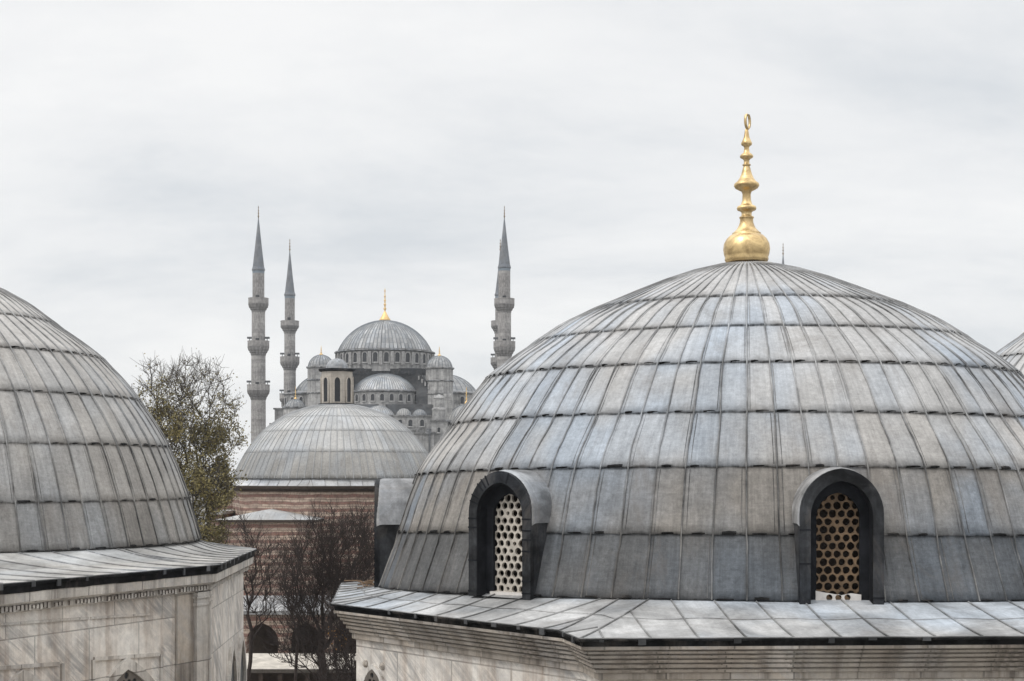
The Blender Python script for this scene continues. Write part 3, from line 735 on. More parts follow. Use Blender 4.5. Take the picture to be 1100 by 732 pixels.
# slab facing that stops short of the pilaster
q0 = hit(-60, 655, fa, fb); q1 = hit(204, 645, fa, fb); M0 = frame_matrix((q1.x, q1.y, 0), nr); ln = (q1 - q0).xy.length
def wall_window(parent, px, py_apex, M_face_pts, hw, drop, nrm, frame_w=.16, sp=.55, pt=.35, trac=True, pan=None):
    a, b = M_face_pts; p = hit(px, py_apex, a, b); hh = drop; M0 = frame_matrix((p.x, p.y, p.z - hh), nrm)
    wn = plate('window', [arch(hw + frame_w, hh - sp - frame_w * .3, hh + frame_w, 16, pt), arch(hw, hh - sp, hh, 16, pt)], .10, M0 @ Matrix.Translation((0, -.04, 0)), MARBLE_T, parent)
    plate('pane', [arch(hw + .03, hh - sp, hh + .02, 16, pt)], .02, M0 @ Matrix.Translation((0, -.012, 0)), DARK, wn)
    if trac:
        o_ = arch(hw + .01, hh - sp, hh + .01, 16, pt); hl = [o_]; s_ = .165
        for r_ in range(int(hh / (s_ * .87))):
            for i in range(-6, 7):
                x = i * s_ + (s_ / 2 if r_ % 2 else 0); zq = hh - .13 - r_ * s_ * .87
                if all(inside(o_, x + .074 * math.cos(q), zq + .074 * math.sin(q)) for q in (0, 1, 2, 3, 4, 5, 6)): hl.append(circle(x, zq, .068, 10))
        plate('tracery', hl, .03, M0 @ Matrix.Translation((0, -.03, 0)), simple('tracery_stone', (.17, .15, .13), .8), wn)
    return wn
wall_window(tomb2, 134, 719, (fa, fb), .92, 3.0, nr, .24, .85, .45)
wall_window(tomb2, 22, 731, (fa, fb), .62, 2.6, nr, .2, .6, .4)
# raised rectangular mouldings that frame the arches
mb = MB()
def strip(pa, pb, hw=.03, th=.03):
    v = (pb - pa); ln = v.length; v.normalize(); n3 = Vector((nr.x, nr.y, 0)); mb.obox((pa + pb) / 2 + n3 * .012, v, n3, v.cross(n3), ln / 2, th, hw)
for x0, y0, x1, y1 in ((100, 708, 170, 703), (-60, 722, 62, 713), (66, 713, 66, 760), (99, 709, 99, 760), (172, 703, 172, 760), (0, 671, 95, 664), (97, 664, 160, 660)):
    strip(hit(x0, y0, fa, fb), hit(x1, y1, fa, fb), .022 if y0 < 680 else .035, .02 if y0 < 680 else .04)
mb.build('panel_moulding', MARBLE_T, tomb2)
fa, fb = face_pts(poly2, 1, .32); nr2 = Vector(((fb - fa).y, -(fb - fa).x)).normalized()
for px_, py_ in ((247.5, 697), (257.5, 687)): wall_window(tomb2, px_, py_, (fa, fb), .62, 4.2, nr2, .18, 1.0, .45, False)

# ================================================================== TOMB BEYOND THE RIGHT EDGE
Y3 = 50.0; s3 = 1.0
c3 = Vector((X_(1222, Y3), Y3))
tomb3 = empty('domed_tomb', (c3.x, c3.y, 0), 'pale lead dome just showing behind the large dome at the right edge', 'tomb', 'lead-domed tombs')
D3 = Dome(c3.x, c3.y, list(zip((7.041, 6.747, 6.266, 5.55, 4.659, 3.49, 2.3, .02), [q + .9 for q in (-1.641, -.602, .681, 1.852, 2.884, 3.768, 4.55, 5.2)])))
D3.skin('dome', tomb3, 80, (LEAD, LEAD_SEAM, LEAD_EDGE_SHADE), [.9, .95, 1.0, 1.05, 1.1, 1.15, 1.15], sub=3, rib=.02, seed=5)
poly3 = [c3 + Vector((8.4 * math.cos(2 * math.pi * k / 8 + .2), 8.4 * math.sin(2 * math.pi * k / 8 + .2))) for k in range(8)]
skirt(D3, poly3, EYE - 1.1, tomb3, .6, (LEAD_LEDGE, LEAD_SEAM))
m = MB(); m.sweep(poly3, [(0, EYE - 1.096), (0, EYE - 1.25), (.3, EYE - 1.26), (.3, EYE - 1.65), (.45, EYE - 1.75), (.45, 0)]); m.build('wall', MARBLE, tomb3)

# ================================================================== BATHHOUSE (brick, middle distance)
YH = 92.0; sH = YH / F; ch = Vector((X_(362, YH), YH))
bath = empty('bathhouse', (ch.x, ch.y, 0), 'striped brick and stone bathhouse under a low lead dome topped by a lantern', 'bathhouse')
ringsH = [(r * sH, (HZ - y) * sH) for r, y in ((111, 514), (97, 487), (80, 465), (60, 449.5), (38.5, 440), (19, 435.3), (.3, 433))]
DH_ = Dome(ch.x, ch.y, ringsH)
DH_.skin('dome', bath, 84, (LEAD_FAR, simple('lead_seam_far', (.31, .315, .32), .6), LEAD_EDGE_SHADE), [.70, .98, 1.08, 1.12, 1.12, 1.1], sub=2, rib=.02, lap=.004, seed=4, per=6, lips=False, twin=False)
polyH = [ch + Vector((114 * sH / math.cos(math.pi / 8) * math.sin(R(-90 + 22.5 - 30 + 45 * k)), -114 * sH / math.cos(math.pi / 8) * math.cos(R(-90 + 22.5 - 30 + 45 * k)))) for k in range(8)]
zH = Z_(521.5, YH)
skirt(DH_, polyH, zH, bath, .7, (LEAD_PALE, LEAD_SEAM), mid=False)
m = MB(); m.sweep(polyH, [(0, zH + .004), (-.03, zH - .02), (0, zH - .16), (.3, zH - .17), (.32, zH - .3), (.45, zH - .35)]); m.build('eave_edge', WOOD, bath)
m = MB(); m.sweep(polyH, [(.40, zH - .3), (.40, 0)]); m.build('wall', STRIPE, bath)
# low wing at the left and the porch block with its hipped lead roof
m = MB(); x0, x1 = X_(231, 95), X_(262, 95); m.box(x0, x1, 93.5, 99, 0, Z_(529, 95)); m.build('side_wing', STRIPE, bath)
m = MB(); m.box(x0 - .15, x1, 93.3, 99.2, Z_(529, 95), Z_(526, 95)); m.build('wing_roof', LEAD_FAR, bath)
m = MB(); Yp = 82.5; xa, xb = X_(238, Yp), X_(336, Yp); zz = Z_(559, Yp); m.box(xa, xb, Yp, YH - 3, 0, zz); m.build('porch_block', STRIPE, bath)
m = MB(); e_ = .22; xr = X_(284, Yp + 1.6); zr = Z_(548, Yp + 1.6); zz2 = zz + .02
V_ = [(xa - e_ - .1, Yp - e_, zz2), (xb + e_, Yp - e_, zz2), (xb + e_, YH - 3, zz2), (xa - e_ - .1, YH - 3, zz2), (xr, Yp + 1.6, zr), (xr, YH - 3, zr),
      (xa - e_ - .1, Yp - e_, zz2 - .13), (xb + e_, Yp - e_, zz2 - .13), (xb + e_, YH - 3, zz2 - .13), (xa - e_ - .1, YH - 3, zz2 - .13)]
m.add(V_, [[0, 1, 4], [1, 2, 5, 4], [3, 0, 4, 5], [2, 3, 5]], [(p[0] * 1.4, .5) for p in V_]); m.cur = 1; m.add(V_, [[0, 6, 7, 1], [1, 7, 8, 2], [3, 9, 6, 0], [6, 9, 8, 7]])
m.build('porch_roof', [LEAD_FAR, WOOD], bath)
m = MB(); m.box(X_(232, 90), X_(245, 90), 88, 95, 0, Z_(552, 90)); m.build('stair_block', STRIPE, bath)
m = MB(); m.box(X_(230, 90), X_(247, 90), 87.7, 95, Z_(552, 90), Z_(549, 90)); m.build('stair_roof', LEAD_FAR, bath)
# lantern
xl = X_(362, YH); rl = 16.4 * sH
lant_poly = [Vector((xl + rl / math.cos(math.pi / 8) * math.sin(R(22.5 + 8 + 45 * k)), YH - rl / math.cos(math.pi / 8) * math.cos(R(22.5 + 8 + 45 * k)))) for k in range(8)]
m = MB(); zl0, zl1 = Z_(435, YH), Z_(398.5, YH)
m.sweep(lant_poly, [(0, zl0 - .3), (0, zl1)]); lantern = m.build('lantern', PLASTER, bath)
for k in range(8):
    a, b = lant_poly[k], lant_poly[(k + 1) % 8]; p = (a + b) / 2; n_ = Vector(((b - a).y, -(b - a).x)).normalized()
    M0 = frame_matrix((p.x, p.y, Z_(432.5, YH)), n_)
    wz = 26 * sH; wq = plate('window', [arch(.165, wz - .25, wz, 10)], .05, M0 @ Matrix.Translation((0, -.005, 0)), DARK, lantern)
    plate('window_frame', [arch(.25, wz - .25, wz + .09, 10, 0, -.05), arch(.165, wz - .25, wz, 10)], .09, M0 @ Matrix.Translation((0, -.03, 0)), PLASTER, lantern)
m = MB(); m.sweep(lant_poly, [(.0, zl1 - .08), (-.16, zl1), (-.18, zl1 + .08), (.1, zl1 + .12)]); m.build('lantern_eave', LEAD_DARK, lantern)
m = MB(); m.lathe((xl, YH, 0), [(rl * .74 * math.cos(R(a)), zl1 + .1 + 11.5 * sH * math.sin(R(a))) for a in (0, 12, 25, 38, 50, 62, 75, 89.5)], 24, 24); m.build('lantern_dome', LEAD_MOSQUE, lantern, smooth=True)
m = MB(); m.sweep(lant_poly, [(.1, zl0 + .06), (-.18, zl0 + .05), (-.22, zl0 - .05), (-.1, zl0 - .2)]); m.build('lantern_base', LEAD_DARK, lantern)

# ================================================================== ARCADE between the tombs
Ya = 77.0
arc = empty('arcade', (X_(310, Ya), Ya, 0), 'low striped arcade with dark arches under a grey lead lean-to roof', 'arcade')
xa, xb = X_(236, Ya), X_(395, Ya); za = Z_(656, Ya)
def arc_o(px, hwpx, ytop): return [(X_(px, Ya) + x, z_) for x, z_ in arch(hwpx * Ya / F, Z_(ytop + 18, Ya), Z_(ytop, Ya), 14, .2, Z_(703, Ya))]
outl = [[(xa, Z_(740, Ya)), (xb, Z_(740, Ya)), (xb, za), (xa, za)]] + [arc_o(px_, 17, 669) for px_ in (241, 283, 329, 375)]
plate('arcade_wall', outl, .7, Matrix.Translation((0, Ya, 0)), STRIPE, arc)
m = MB(); m.box(xa, xb, Ya + 3.2, Ya + 3.5, 0, za); m.build('back_wall', WOOD, arc)
m = MB(); m.grid([[(xa, Ya - .6, za + .02), (xb, Ya - .6, za + .02)], [(xa, Ya + 3.5, Z_(640, Ya + 3.5)), (xb, Ya + 3.5, Z_(640, Ya + 3.5))]], False, [(0, .1), (14, .1), (0, .9), (14, .9)])
m.box(xa, xb, Ya - .58, Ya - .36, za - .16, za + .012); m.build('roof', LEAD_MOSQUE, arc)
m = MB(); m.box(xa, xb, Ya - .3, Ya + 3.3, 0, Z_(726, Ya)); m.build('arcade_floor', GROUND, arc)
shed = empty('canopy', (X_(310, 72), 72, 0), 'low pale lead canopy on dark timber posts in front of the arcade', 'canopy')
m = MB(); m.grid([[(X_(236, 71), 71, Z_(719, 71)), (X_(392, 71), 71, Z_(719, 71))], [(X_(236, 71), 74.5, Z_(702, 74.5)), (X_(392, 71), 74.5, Z_(702, 74.5))]], False, [(0, .1), (12, .1), (0, .9), (12, .9)]); m.build('canopy_roof', simple('pale_weathered_roof', (.47, .43, .375), .8, .3, 2.0), shed)
m = MB(); m.box(X_(236, 71), X_(392, 71), 70.95, 71.1, Z_(723, 71), Z_(719.3, 71)); m.build('canopy_beam', BARK2, shed)
m = MB(); m.box(X_(236, 71), X_(392, 71), 73.6, 73.9, 0, Z_(712, 73.6)); m.build('canopy_shade_sheet', WOOD, shed)  # dark sheet added behind the posts, painting the shade under the canopy
for px_ in (250, 280, 301, 330, 360):
    m = MB(); m.box(X_(px_, 71) - .09, X_(px_, 71) + .09, 71.0, 71.18, 0, Z_(722, 71)); m.build('post', WOOD, shed)

# ================================================================== MOSQUE
YM = 420.0
mq = empty('mosque', (X_(413.5, YM), YM, 0), 'great grey mosque of stacked lead domes and half domes far behind the bathhouse', 'mosque')
SEAMF = simple('mosque_seam', (.16, .175, .19), .6)
def m_dome(name, px, Y, rpx, ybase, ytop, nrib, mat=LEAD_MOSQUE, a0=0., a1=2 * math.pi, parent=mq, ribr=.10, seamed=True):
    s_ = Y / F; h = (ybase - ytop) * s_; r = rpx * s_; zb = Z_(ybase, Y); cx = X_(px, Y)
    # spherical cap with this base radius and height
    Rs = (r * r + h * h) / (2 * h); amax = math.asin(min(1, r / Rs)) if h <= r else math.pi - math.asin(r / Rs)
    pr = [(Rs * math.sin(amax * (1 - i / 10)), zb + h - Rs + Rs * math.cos(amax * (1 - i / 10))) for i in range(11)]; pr[-1] = (.02, zb + h)
    mb = MB(); n = nrib * 2; mb.lathe((cx, Y, 0), [(p, q) for p, q in pr], n, nrib, a0, a1)
    o = mb.build(name, mat, parent, smooth=True)
    if seamed:
        sm = MB()
        for k in range(nrib + 1):
            a = a0 + (a1 - a0) * k / nrib
            sm.tube([(cx + p * math.sin(a), Y - p * math.cos(a), q + .03) for p, q in pr[:-1]], ribr, 4)
        sm.build('seam', SEAMF, o, smooth=True)
    return o
def m_drum(name, px, Y, rpx, y0, y1, n=48, mat=MSTONE, a0=0., a1=2 * math.pi, eave=1.2, parent=mq):
    s_ = Y / F; r = rpx * s_; mb = MB(); z0, z1 = Z_(y1, Y), Z_(y0, Y)
    mb.lathe((X_(px, Y), Y, 0), [(r, z0), (r, z1)], n, None, a0, a1); o = mb.build(name, mat, parent)
    if eave:
        mb = MB(); mb.lathe((X_(px, Y), Y, 0), [(r, z1 - .25), (r + .3 * eave, z1 - .15), (r + .55 * eave, z1), (r + .5 * eave, z1 + .3), (r - 2.5, z1 + .8)], n, None, a0, a1); mb.build('eave', LEAD_SEAM, o)
    return o
wcache = {}
def m_windows(parent, px, Y, rpx, ytop, ybot, wpx, angs):
    s_ = Y / F; hw = wpx / 2 * s_; h = (ybot - ytop) * s_; key = (round(hw, 2), round(h, 2))
    for a in angs:
        if key not in wcache:
            f2 = plate('window', [arch(hw * 1.5, h - hw, h + hw * .6, 8, 0, -.3), arch(hw, h - hw, h, 8)], .55, Matrix(), MSTONE, None)
            p2 = plate('pane', [arch(hw + .05, h - hw, h, 8)], .1, Matrix.Translation((0, -.08, 0)), LATT, None)
            wcache[key] = (f2, p2)
        else:
            f2, p2 = (q.copy() for q in wcache[key]); COL.objects.link(f2); COL.objects.link(p2)
        r = rpx * s_; w_ = Vector((X_(px, Y) + r * math.sin(a), Y - r * math.cos(a), Z_(ybot, Y)))
        f2.parent = parent; p2.parent = f2
        f2.location = w_ - origin(parent); f2.rotation_euler = (0, 0, a)
def flat_windows(parent, pxs, Y, ytop, ybot, wpx):
    for px_ in pxs: m_windows(parent, px_, Y, 0.0001, ytop, ybot, wpx, [0.0])
def m_box(name, px0, px1, Y0, Y1, y0, y1, mat=MSTONE, parent=mq, roof=None):
    """block whose front face shows at these pixels at depth Y0; y1 row None = down to the ground"""
    mb = MB(); z1 = Z_(y0, Y0); z0 = 0 if y1 is None else Z_(y1, Y0)
    mb.box(X_(px0, Y0), X_(px1, Y0), Y0, Y1, z0, z1); o = mb.build(name, mat, parent)
    if roof:
        mb = MB(); mb.box(X_(px0, Y0) - .35, X_(px1, Y0) + .35, Y0 - .4, Y1 + .3, z1, z1 + roof); mb.build('cornice', LEAD_SEAM, o)
    return o
def small_finial(px, Y, y0, y1, parent, mat=GOLD_FAR, k=1.0):
    h = y0 - y1; pr = [(.2, 0), (2.4 * k, 0), (2.2 * k, .1), (1.0 * k, .2), (.5 * k, .26), (1.3 * k, .32), (.45 * k, .38), (.4 * k, .46), (1.05 * k, .52), (.35 * k, .58), (.8 * k, .66), (.3 * k, .72), (.3 * k, .8), (.5 * k, .86), (.25 * k, .92), (.05, 1)]
    return px_lathe(px, [(r, y0 - t * h) for r, t in pr], Y, 10).build('finial', mat, parent, smooth=True)

# main dome
drum = m_drum('main_drum', 413.5, YM, 50.5, 380, 402, 52, eave=1.7)
m_windows(drum, 413.5, YM, 50.8, 382.5, 392.5, 4.6, [R(360 / 28 * (k + .5)) for k in range(-8, 8)])
for k in range(-8, 9):           # buttress piers between the windows
    a = R(360 / 28 * k); s_ = YM / F; r = 51.6 * s_
    mb = MB(); ax = Vector((math.cos(a), math.sin(a), 0)); ay = Vector((math.sin(a), -math.cos(a), 0))
    mb.obox(Vector((X_(413.5, YM), YM, (Z_(381, YM) + Z_(396, YM)) / 2)) + ay * r, ax, ay, Vector((0, 0, 1)), .42, .45, 7 * s_); mb.build('pier', MSTONE, drum)
md = m_dome('main_dome', 413.5, YM, 50.3, 378, 344.6, 72, ribr=.09)
f_ = px_lathe(413.5, [(.2, 345), (6.2, 345), (6, 343.5), (3.6, 340), (2.2, 337.2), (1.6, 336), (.9, 335), (.9, 333), (1.9, 332), (.9, 331), (.8, 328.5), (1.7, 327.5), (.8, 326.5), (.7, 324), (1.4, 323), (.6, 322), (.6, 319.6), (1.2, 318.7), (.5, 317.8), (.4, 314), (.9, 313), (.3, 311), (.05, 309.5)], YM, 14).build('finial', GOLD_FAR, mq, smooth=True)
# crossing block under the drum: dark lead roof, great arch and stepped shoulders
cb_ = m_box('crossing_block', 374, 453, 408, 436, 395.5, 470, LEAD_SOOT)
m = MB(); m.box(X_(369, 407.5), X_(462, 407.5), 407.4, 409.5, Z_(402.5, 407.5), Z_(396.2, 407.5)); m.build('roof_band', LEAD_DARK, cb_)
for sg, c0 in ((1, 448), (-1, 379)):
    mb = MB(); pr = [(c0, 440.0), (c0, 402.5)]
    for k in range(6): pr += [(c0 + sg * 3.4 * (k + 1), 402.5 + 3.3 * k), (c0 + sg * 3.4 * (k + 1), 402.5 + 3.3 * (k + 1) if k < 5 else 440.0)]
    n_ = len(pr); mb.add([(X_(x, 405), Y, Z_(y, 405)) for Y in (402, 409) for x, y in pr], [list(range(n_)), list(range(2 * n_ - 1, n_ - 1, -1))] + [[k, (k + 1) % n_, n_ + (k + 1) % n_, n_ + k] for k in range(n_)])
    mb.build('stepped_shoulder', LEAD_SOOT, cb_)
for sg, c0 in ((1, 450), (-1, 377)):
    for k in range(5): m = MB(); x = c0 + sg * k * 3.4; m.box(X_(x - .7, 401.9), X_(x + .7, 401.9), 401.3, 402.2, Z_(408.4 + k * 3.3, 402), Z_(404 + k * 3.3, 402)); m.build('shoulder_step', MSTONE, cb_)
# front half dome
fd = m_drum('half_drum', 414, 409, 40.5, 422.5, 446, 40, eave=1.2, a0=R(-92), a1=R(92))
m_windows(fd, 414, 409, 40.7, 425.5, 432.5, 4.0, [R(-90 + 180 / 13 * (k + .5)) for k in range(13)])
m_dome('half_dome', 413, 409, 35.5, 421, 401.5, 36, LEAD_PALE, R(-90), R(90), ribr=.08)
# corner turrets
for px_, ty in ((345, 395.5), (472, 396.5)):
    t_ = m_drum('turret', px_, 404, 14.6, ty, 440, 20, eave=.7)
    m_dome('turret_dome', px_, 404, 14.0, ty - .6, ty - 14, 22, parent=t_, ribr=.08)
    for yb in (ty + 13, ty + 27):
        m = MB(); m.lathe((X_(px_, 404), 404, 0), [(14.7 * 404 / F, Z_(yb + 1.2, 404)), (15.6 * 404 / F, Z_(yb + .6, 404)), (15.6 * 404 / F, Z_(yb, 404)), (14.7 * 404 / F, Z_(yb - .6, 404))], 20); m.build('string_course', LEAD_SEAM, t_)
    small_finial(px_, 404, ty - 13.6, ty - 24, t_, k=.9)
# side half domes and their drums
for px_, sg, r_ in ((347, -1, 31), (478, 1, 36)):
    t_ = m_drum('side_drum', px_, 424, r_ + 12, 425, 460, 36, eave=1.2)
    m_windows(t_, px_, 424, r_ + 12.2, 428.5, 436, 4.0, [R(sg * (8 + 16 * k)) for k in range(1, 7)])
    m_dome('side_half_dome', px_, 424, r_, 424, 402.5, 30, parent=mq, ribr=.08)
# lower front tier
t1_ = m_box('lower_block', 374, 464, 399, 410, 434.5, None, LEAD_SOOT)
m_dome('small_half_dome', 407, 400, 18, 447.5, 435.5, 18, LEAD_PALE, R(-95), R(95), ribr=.06)
m_dome('small_half_dome', 434, 400, 9, 447.5, 438, 12, LEAD_FAR, R(-95), R(95), ribr=.06)
m_dome('small_half_dome', 451, 400, 9, 447.5, 439, 12, LEAD_MOSQUE, R(-95), R(95), ribr=.06)
fw = m_box('front_wall', 372, 465, 392, 400, 447.5, None, MSTONE, roof=.35)
flat_pos = (397, 408, 419, 430, 441, 453.5)
for px_ in flat_pos: m_windows(fw, px_, 391.9, 0.0001, 451, 458, 4.2, [0.0])
m = MB(); m.box(X_(370, 390), X_(466, 390), 390.6, 391.9, Z_(464, 390), Z_(460.5, 390)); m.build('cornice', LEAD_SEAM, fw)
gal = m_box('gallery', 368, 466, 384, 391, 466.5, None, MSTONE, roof=.5)
m = MB(); m.box(X_(460.6, 383.8), X_(462.2, 383.8), 383.3, 383.9, Z_(520, 384), Z_(461, 384)); m.build('drain_pipe', IRON, gal)
# buttress tower on the right
bt = m_box('buttress_tower', 463.5, 480.5, 388, 400, 453, None, MSTONE, roof=.4)
m = MB(); m.lathe((X_(471.5, 391), 391, 0), [(7.2 * .237, Z_(453, 391)), (7.2 * .237, Z_(441, 391)), (7.8 * .237, Z_(440.6, 391)), (7.2 * .237, Z_(439, 391)), (6 * .237, Z_(438, 391)), (6 * .237, Z_(428.5, 391)), (6.6 * .237, Z_(428, 391)), (5.4 * .237, Z_(426.4, 391)), (2.6 * .237, Z_(424.4, 391)), (.02, Z_(423.6, 391))], 8); m.build('turret_cap', MSTONE, bt)
m_windows(bt, 471.5, 387.8, 0.0001, 459.5, 464.5, 3.0, [0.0])
m = MB(); m.box(X_(476, 396), X_(486, 396), 396, 404, Z_(470, 396), Z_(423, 396)); m.build('pier', MSTONE, mq)
# right corner dome with its gold finial
cd = m_drum('corner_drum', 502, 398, 23, 456, 480, 24, eave=.8)
m_dome('corner_dome', 502, 398, 22, 455.5, 434.5, 26, LEAD_FAR, parent=cd, ribr=.07); small_finial(501, 398, 435, 415.5, cd, k=1.0)
# left lower pieces
lc = m_drum('corner_drum', 317, 404, 12.5, 438.5, 462, 16, eave=.8)
m_dome('corner_dome', 317, 404, 11.3, 438, 429, 18, parent=lc, ribr=.07); small_finial(317.5, 404, 430, 415, lc, k=.8)
m_box('stepped_block', 295, 350, 410, 440, 440, None, MSTONE, roof=.4)
m_box('stepped_block', 291, 345, 405, 440, 456.5, None, MSTONE, roof=.45)
m_box('stepped_block', 283, 345, 400, 440, 466, None, MSTONE, roof=.4)
m_box('body', 340, 540, 412, 450, 441, None, MSTONE, roof=.5)
m_box('outer_wall', 285, 560, 378, 384, 500, None, MSTONE, roof=.4)

# ================================================================== MINARETS
def minaret(px, Y, top, cone0, lean, label, balc, wd, name='minaret'):
    """rows: finial foot, cone base; balc = list of (parapet top, underside); wd = half widths of the shaft, top to bottom"""
    rt = empty(name, (X_(px, Y), Y, 0), label, 'minaret', 'minarets of the great mosque')
    cone = px_lathe(px, [(wd[0] + 1.0, cone0 + 1), (wd[0] + 1.2, cone0), (wd[0] + .2, cone0 - 3), (wd[0] * .62, cone0 - (cone0 - top) * .45), (.45, top)], Y, 16).build('spire', SLATE, rt, smooth=False)
    h = cone0 - top
    pr = [(.45, top + .5), (.5, top - 1.5), (1.1, top - 2.4), (.5, top - 3.3), (.45, top - 5), (.95, top - 5.8), (.4, top - 6.6), (.35, top - 8), (.8, top - 8.8), (.3, top - 9.6), (.3, top - 11), (.5, top - 12), (.05, top - 14)]
    px_lathe(px, pr, Y, 8).build('finial', BRONZE, rt, smooth=True)
    px_lathe(px, [(wd[0] + .5, cone0 + 4), (wd[0] + .5, cone0 + .5)], Y, 16).build('collar', BLUE, rt)
    ys = [cone0 + .5] + [b[0] + 2 for b in balc]
    for i in range(len(balc) + 1):
        y0 = cone0 + .8 if i == 0 else balc[i - 1][1] - 2; y1 = balc[i][0] + 3 if i < len(balc) else None
        s_ = Y / F; mb = MB(); z0 = 0 if y1 is None else Z_(y1, Y)
        mb.lathe((X_(px, Y), Y, 0), [(wd[i + 1] * s_ * (1.0 if y1 else 1.12), z0), (wd[i + 1] * s_, Z_(y0, Y) if y1 else Z_(y0 + 60, Y)), (wd[i + 1] * s_ * .985, Z_(y0, Y))], 16); mb.build('shaft', MIN_STONE, rt)
    for i, (y0, y1) in enumerate(balc):
        w_ = wd[i + 1]; W_ = w_ + 4.6; mid_ = y0 + (y1 - y0) * .42
        bal = px_lathe(px, [(w_ + .2, y1 + 1.2), (w_ + 1.0, y1 - .5), (w_ + 1.2, y1 - 2), (w_ + 2.4, y1 - 3.2), (w_ + 2.6, y1 - 4.4), (w_ + 3.8, y1 - 5.6), (W_ - .2, mid_ + 1), (W_, mid_), (w_, mid_ - .3)], Y, 16).build('balcony', MIN_TRIM, rt)
        px_lathe(px, [(W_ - .5, mid_), (W_ - .1, mid_ - .3), (W_ - .1, y0 + 1), (W_ + .1, y0 + .8), (W_ + .1, y0), (W_ - 1, y0), (W_ - 1, mid_)], Y, 16).build('parapet', MIN_STONE, bal)
        # door onto the balcony, loudspeakers on brackets
        s_ = Y / F; mb = MB(); mb.box(X_(px, Y) - .42, X_(px, Y) + .42, Y - (w_ + .3) * s_, Y, Z_(mid_, Y), Z_(mid_ - 9, Y)); mb.build('balcony_door', LATT, bal)
        if i:
            for sx in (-1, 1):
                mb = MB(); xx = X_(px + sx * (w_ + 2.2), Y); zz = Z_(y0 - 3.4, Y); mb.box(xx - .55, xx + .55, Y - .5, Y + .5, zz - .22, zz + .22); mb.box(xx - sx * .9 - .4, xx - sx * .4, Y - .1, Y + .1, zz - .08, zz + .08); mb.box(xx - .08, xx + .08, Y - .1, Y + .1, zz - 1.2, zz - .2); mb.build('loudspeaker', IRON, bal)
    return rt
minaret(277.6, 372, 235, 290, 0, 'tall grey minaret furthest left, with three balconies, clear of the mosque', [(320.5, 336), (366.5, 382), (413.5, 429)], [6.0, 6.4, 7.2, 7.7, 8.0])
minaret(311.3, 421, 270.5, 317, 0, 'shorter-looking minaret between the leftmost minaret and the mosque domes', [(345, 358.5), (383.5, 398), (423, 437)], [5.0, 5.4, 5.9, 6.5, 6.9])
minaret(541.8, 372, 235, 287.5, 0, 'minaret rising beside the left slope of the large dome', [(321, 336.5), (367, 383), (414, 429)], [6.0, 6.4, 7.2, 7.7, 8.0])
minaret(537.4, 423, 270.5, 317, 0, 'far minaret almost hidden behind another minaret, only its left edge showing', [(345, 358.5), (384.5, 398), (423, 437)], [5.0, 5.4, 5.9, 6.5, 6.9])
minaret(841.2, 430, 275, 321, 0, 'minaret tip peeping over the large dome beside its gold finial', [(351, 364), (389, 403), (428, 442)], [5.0, 5.4, 5.9, 6.5, 6.9])

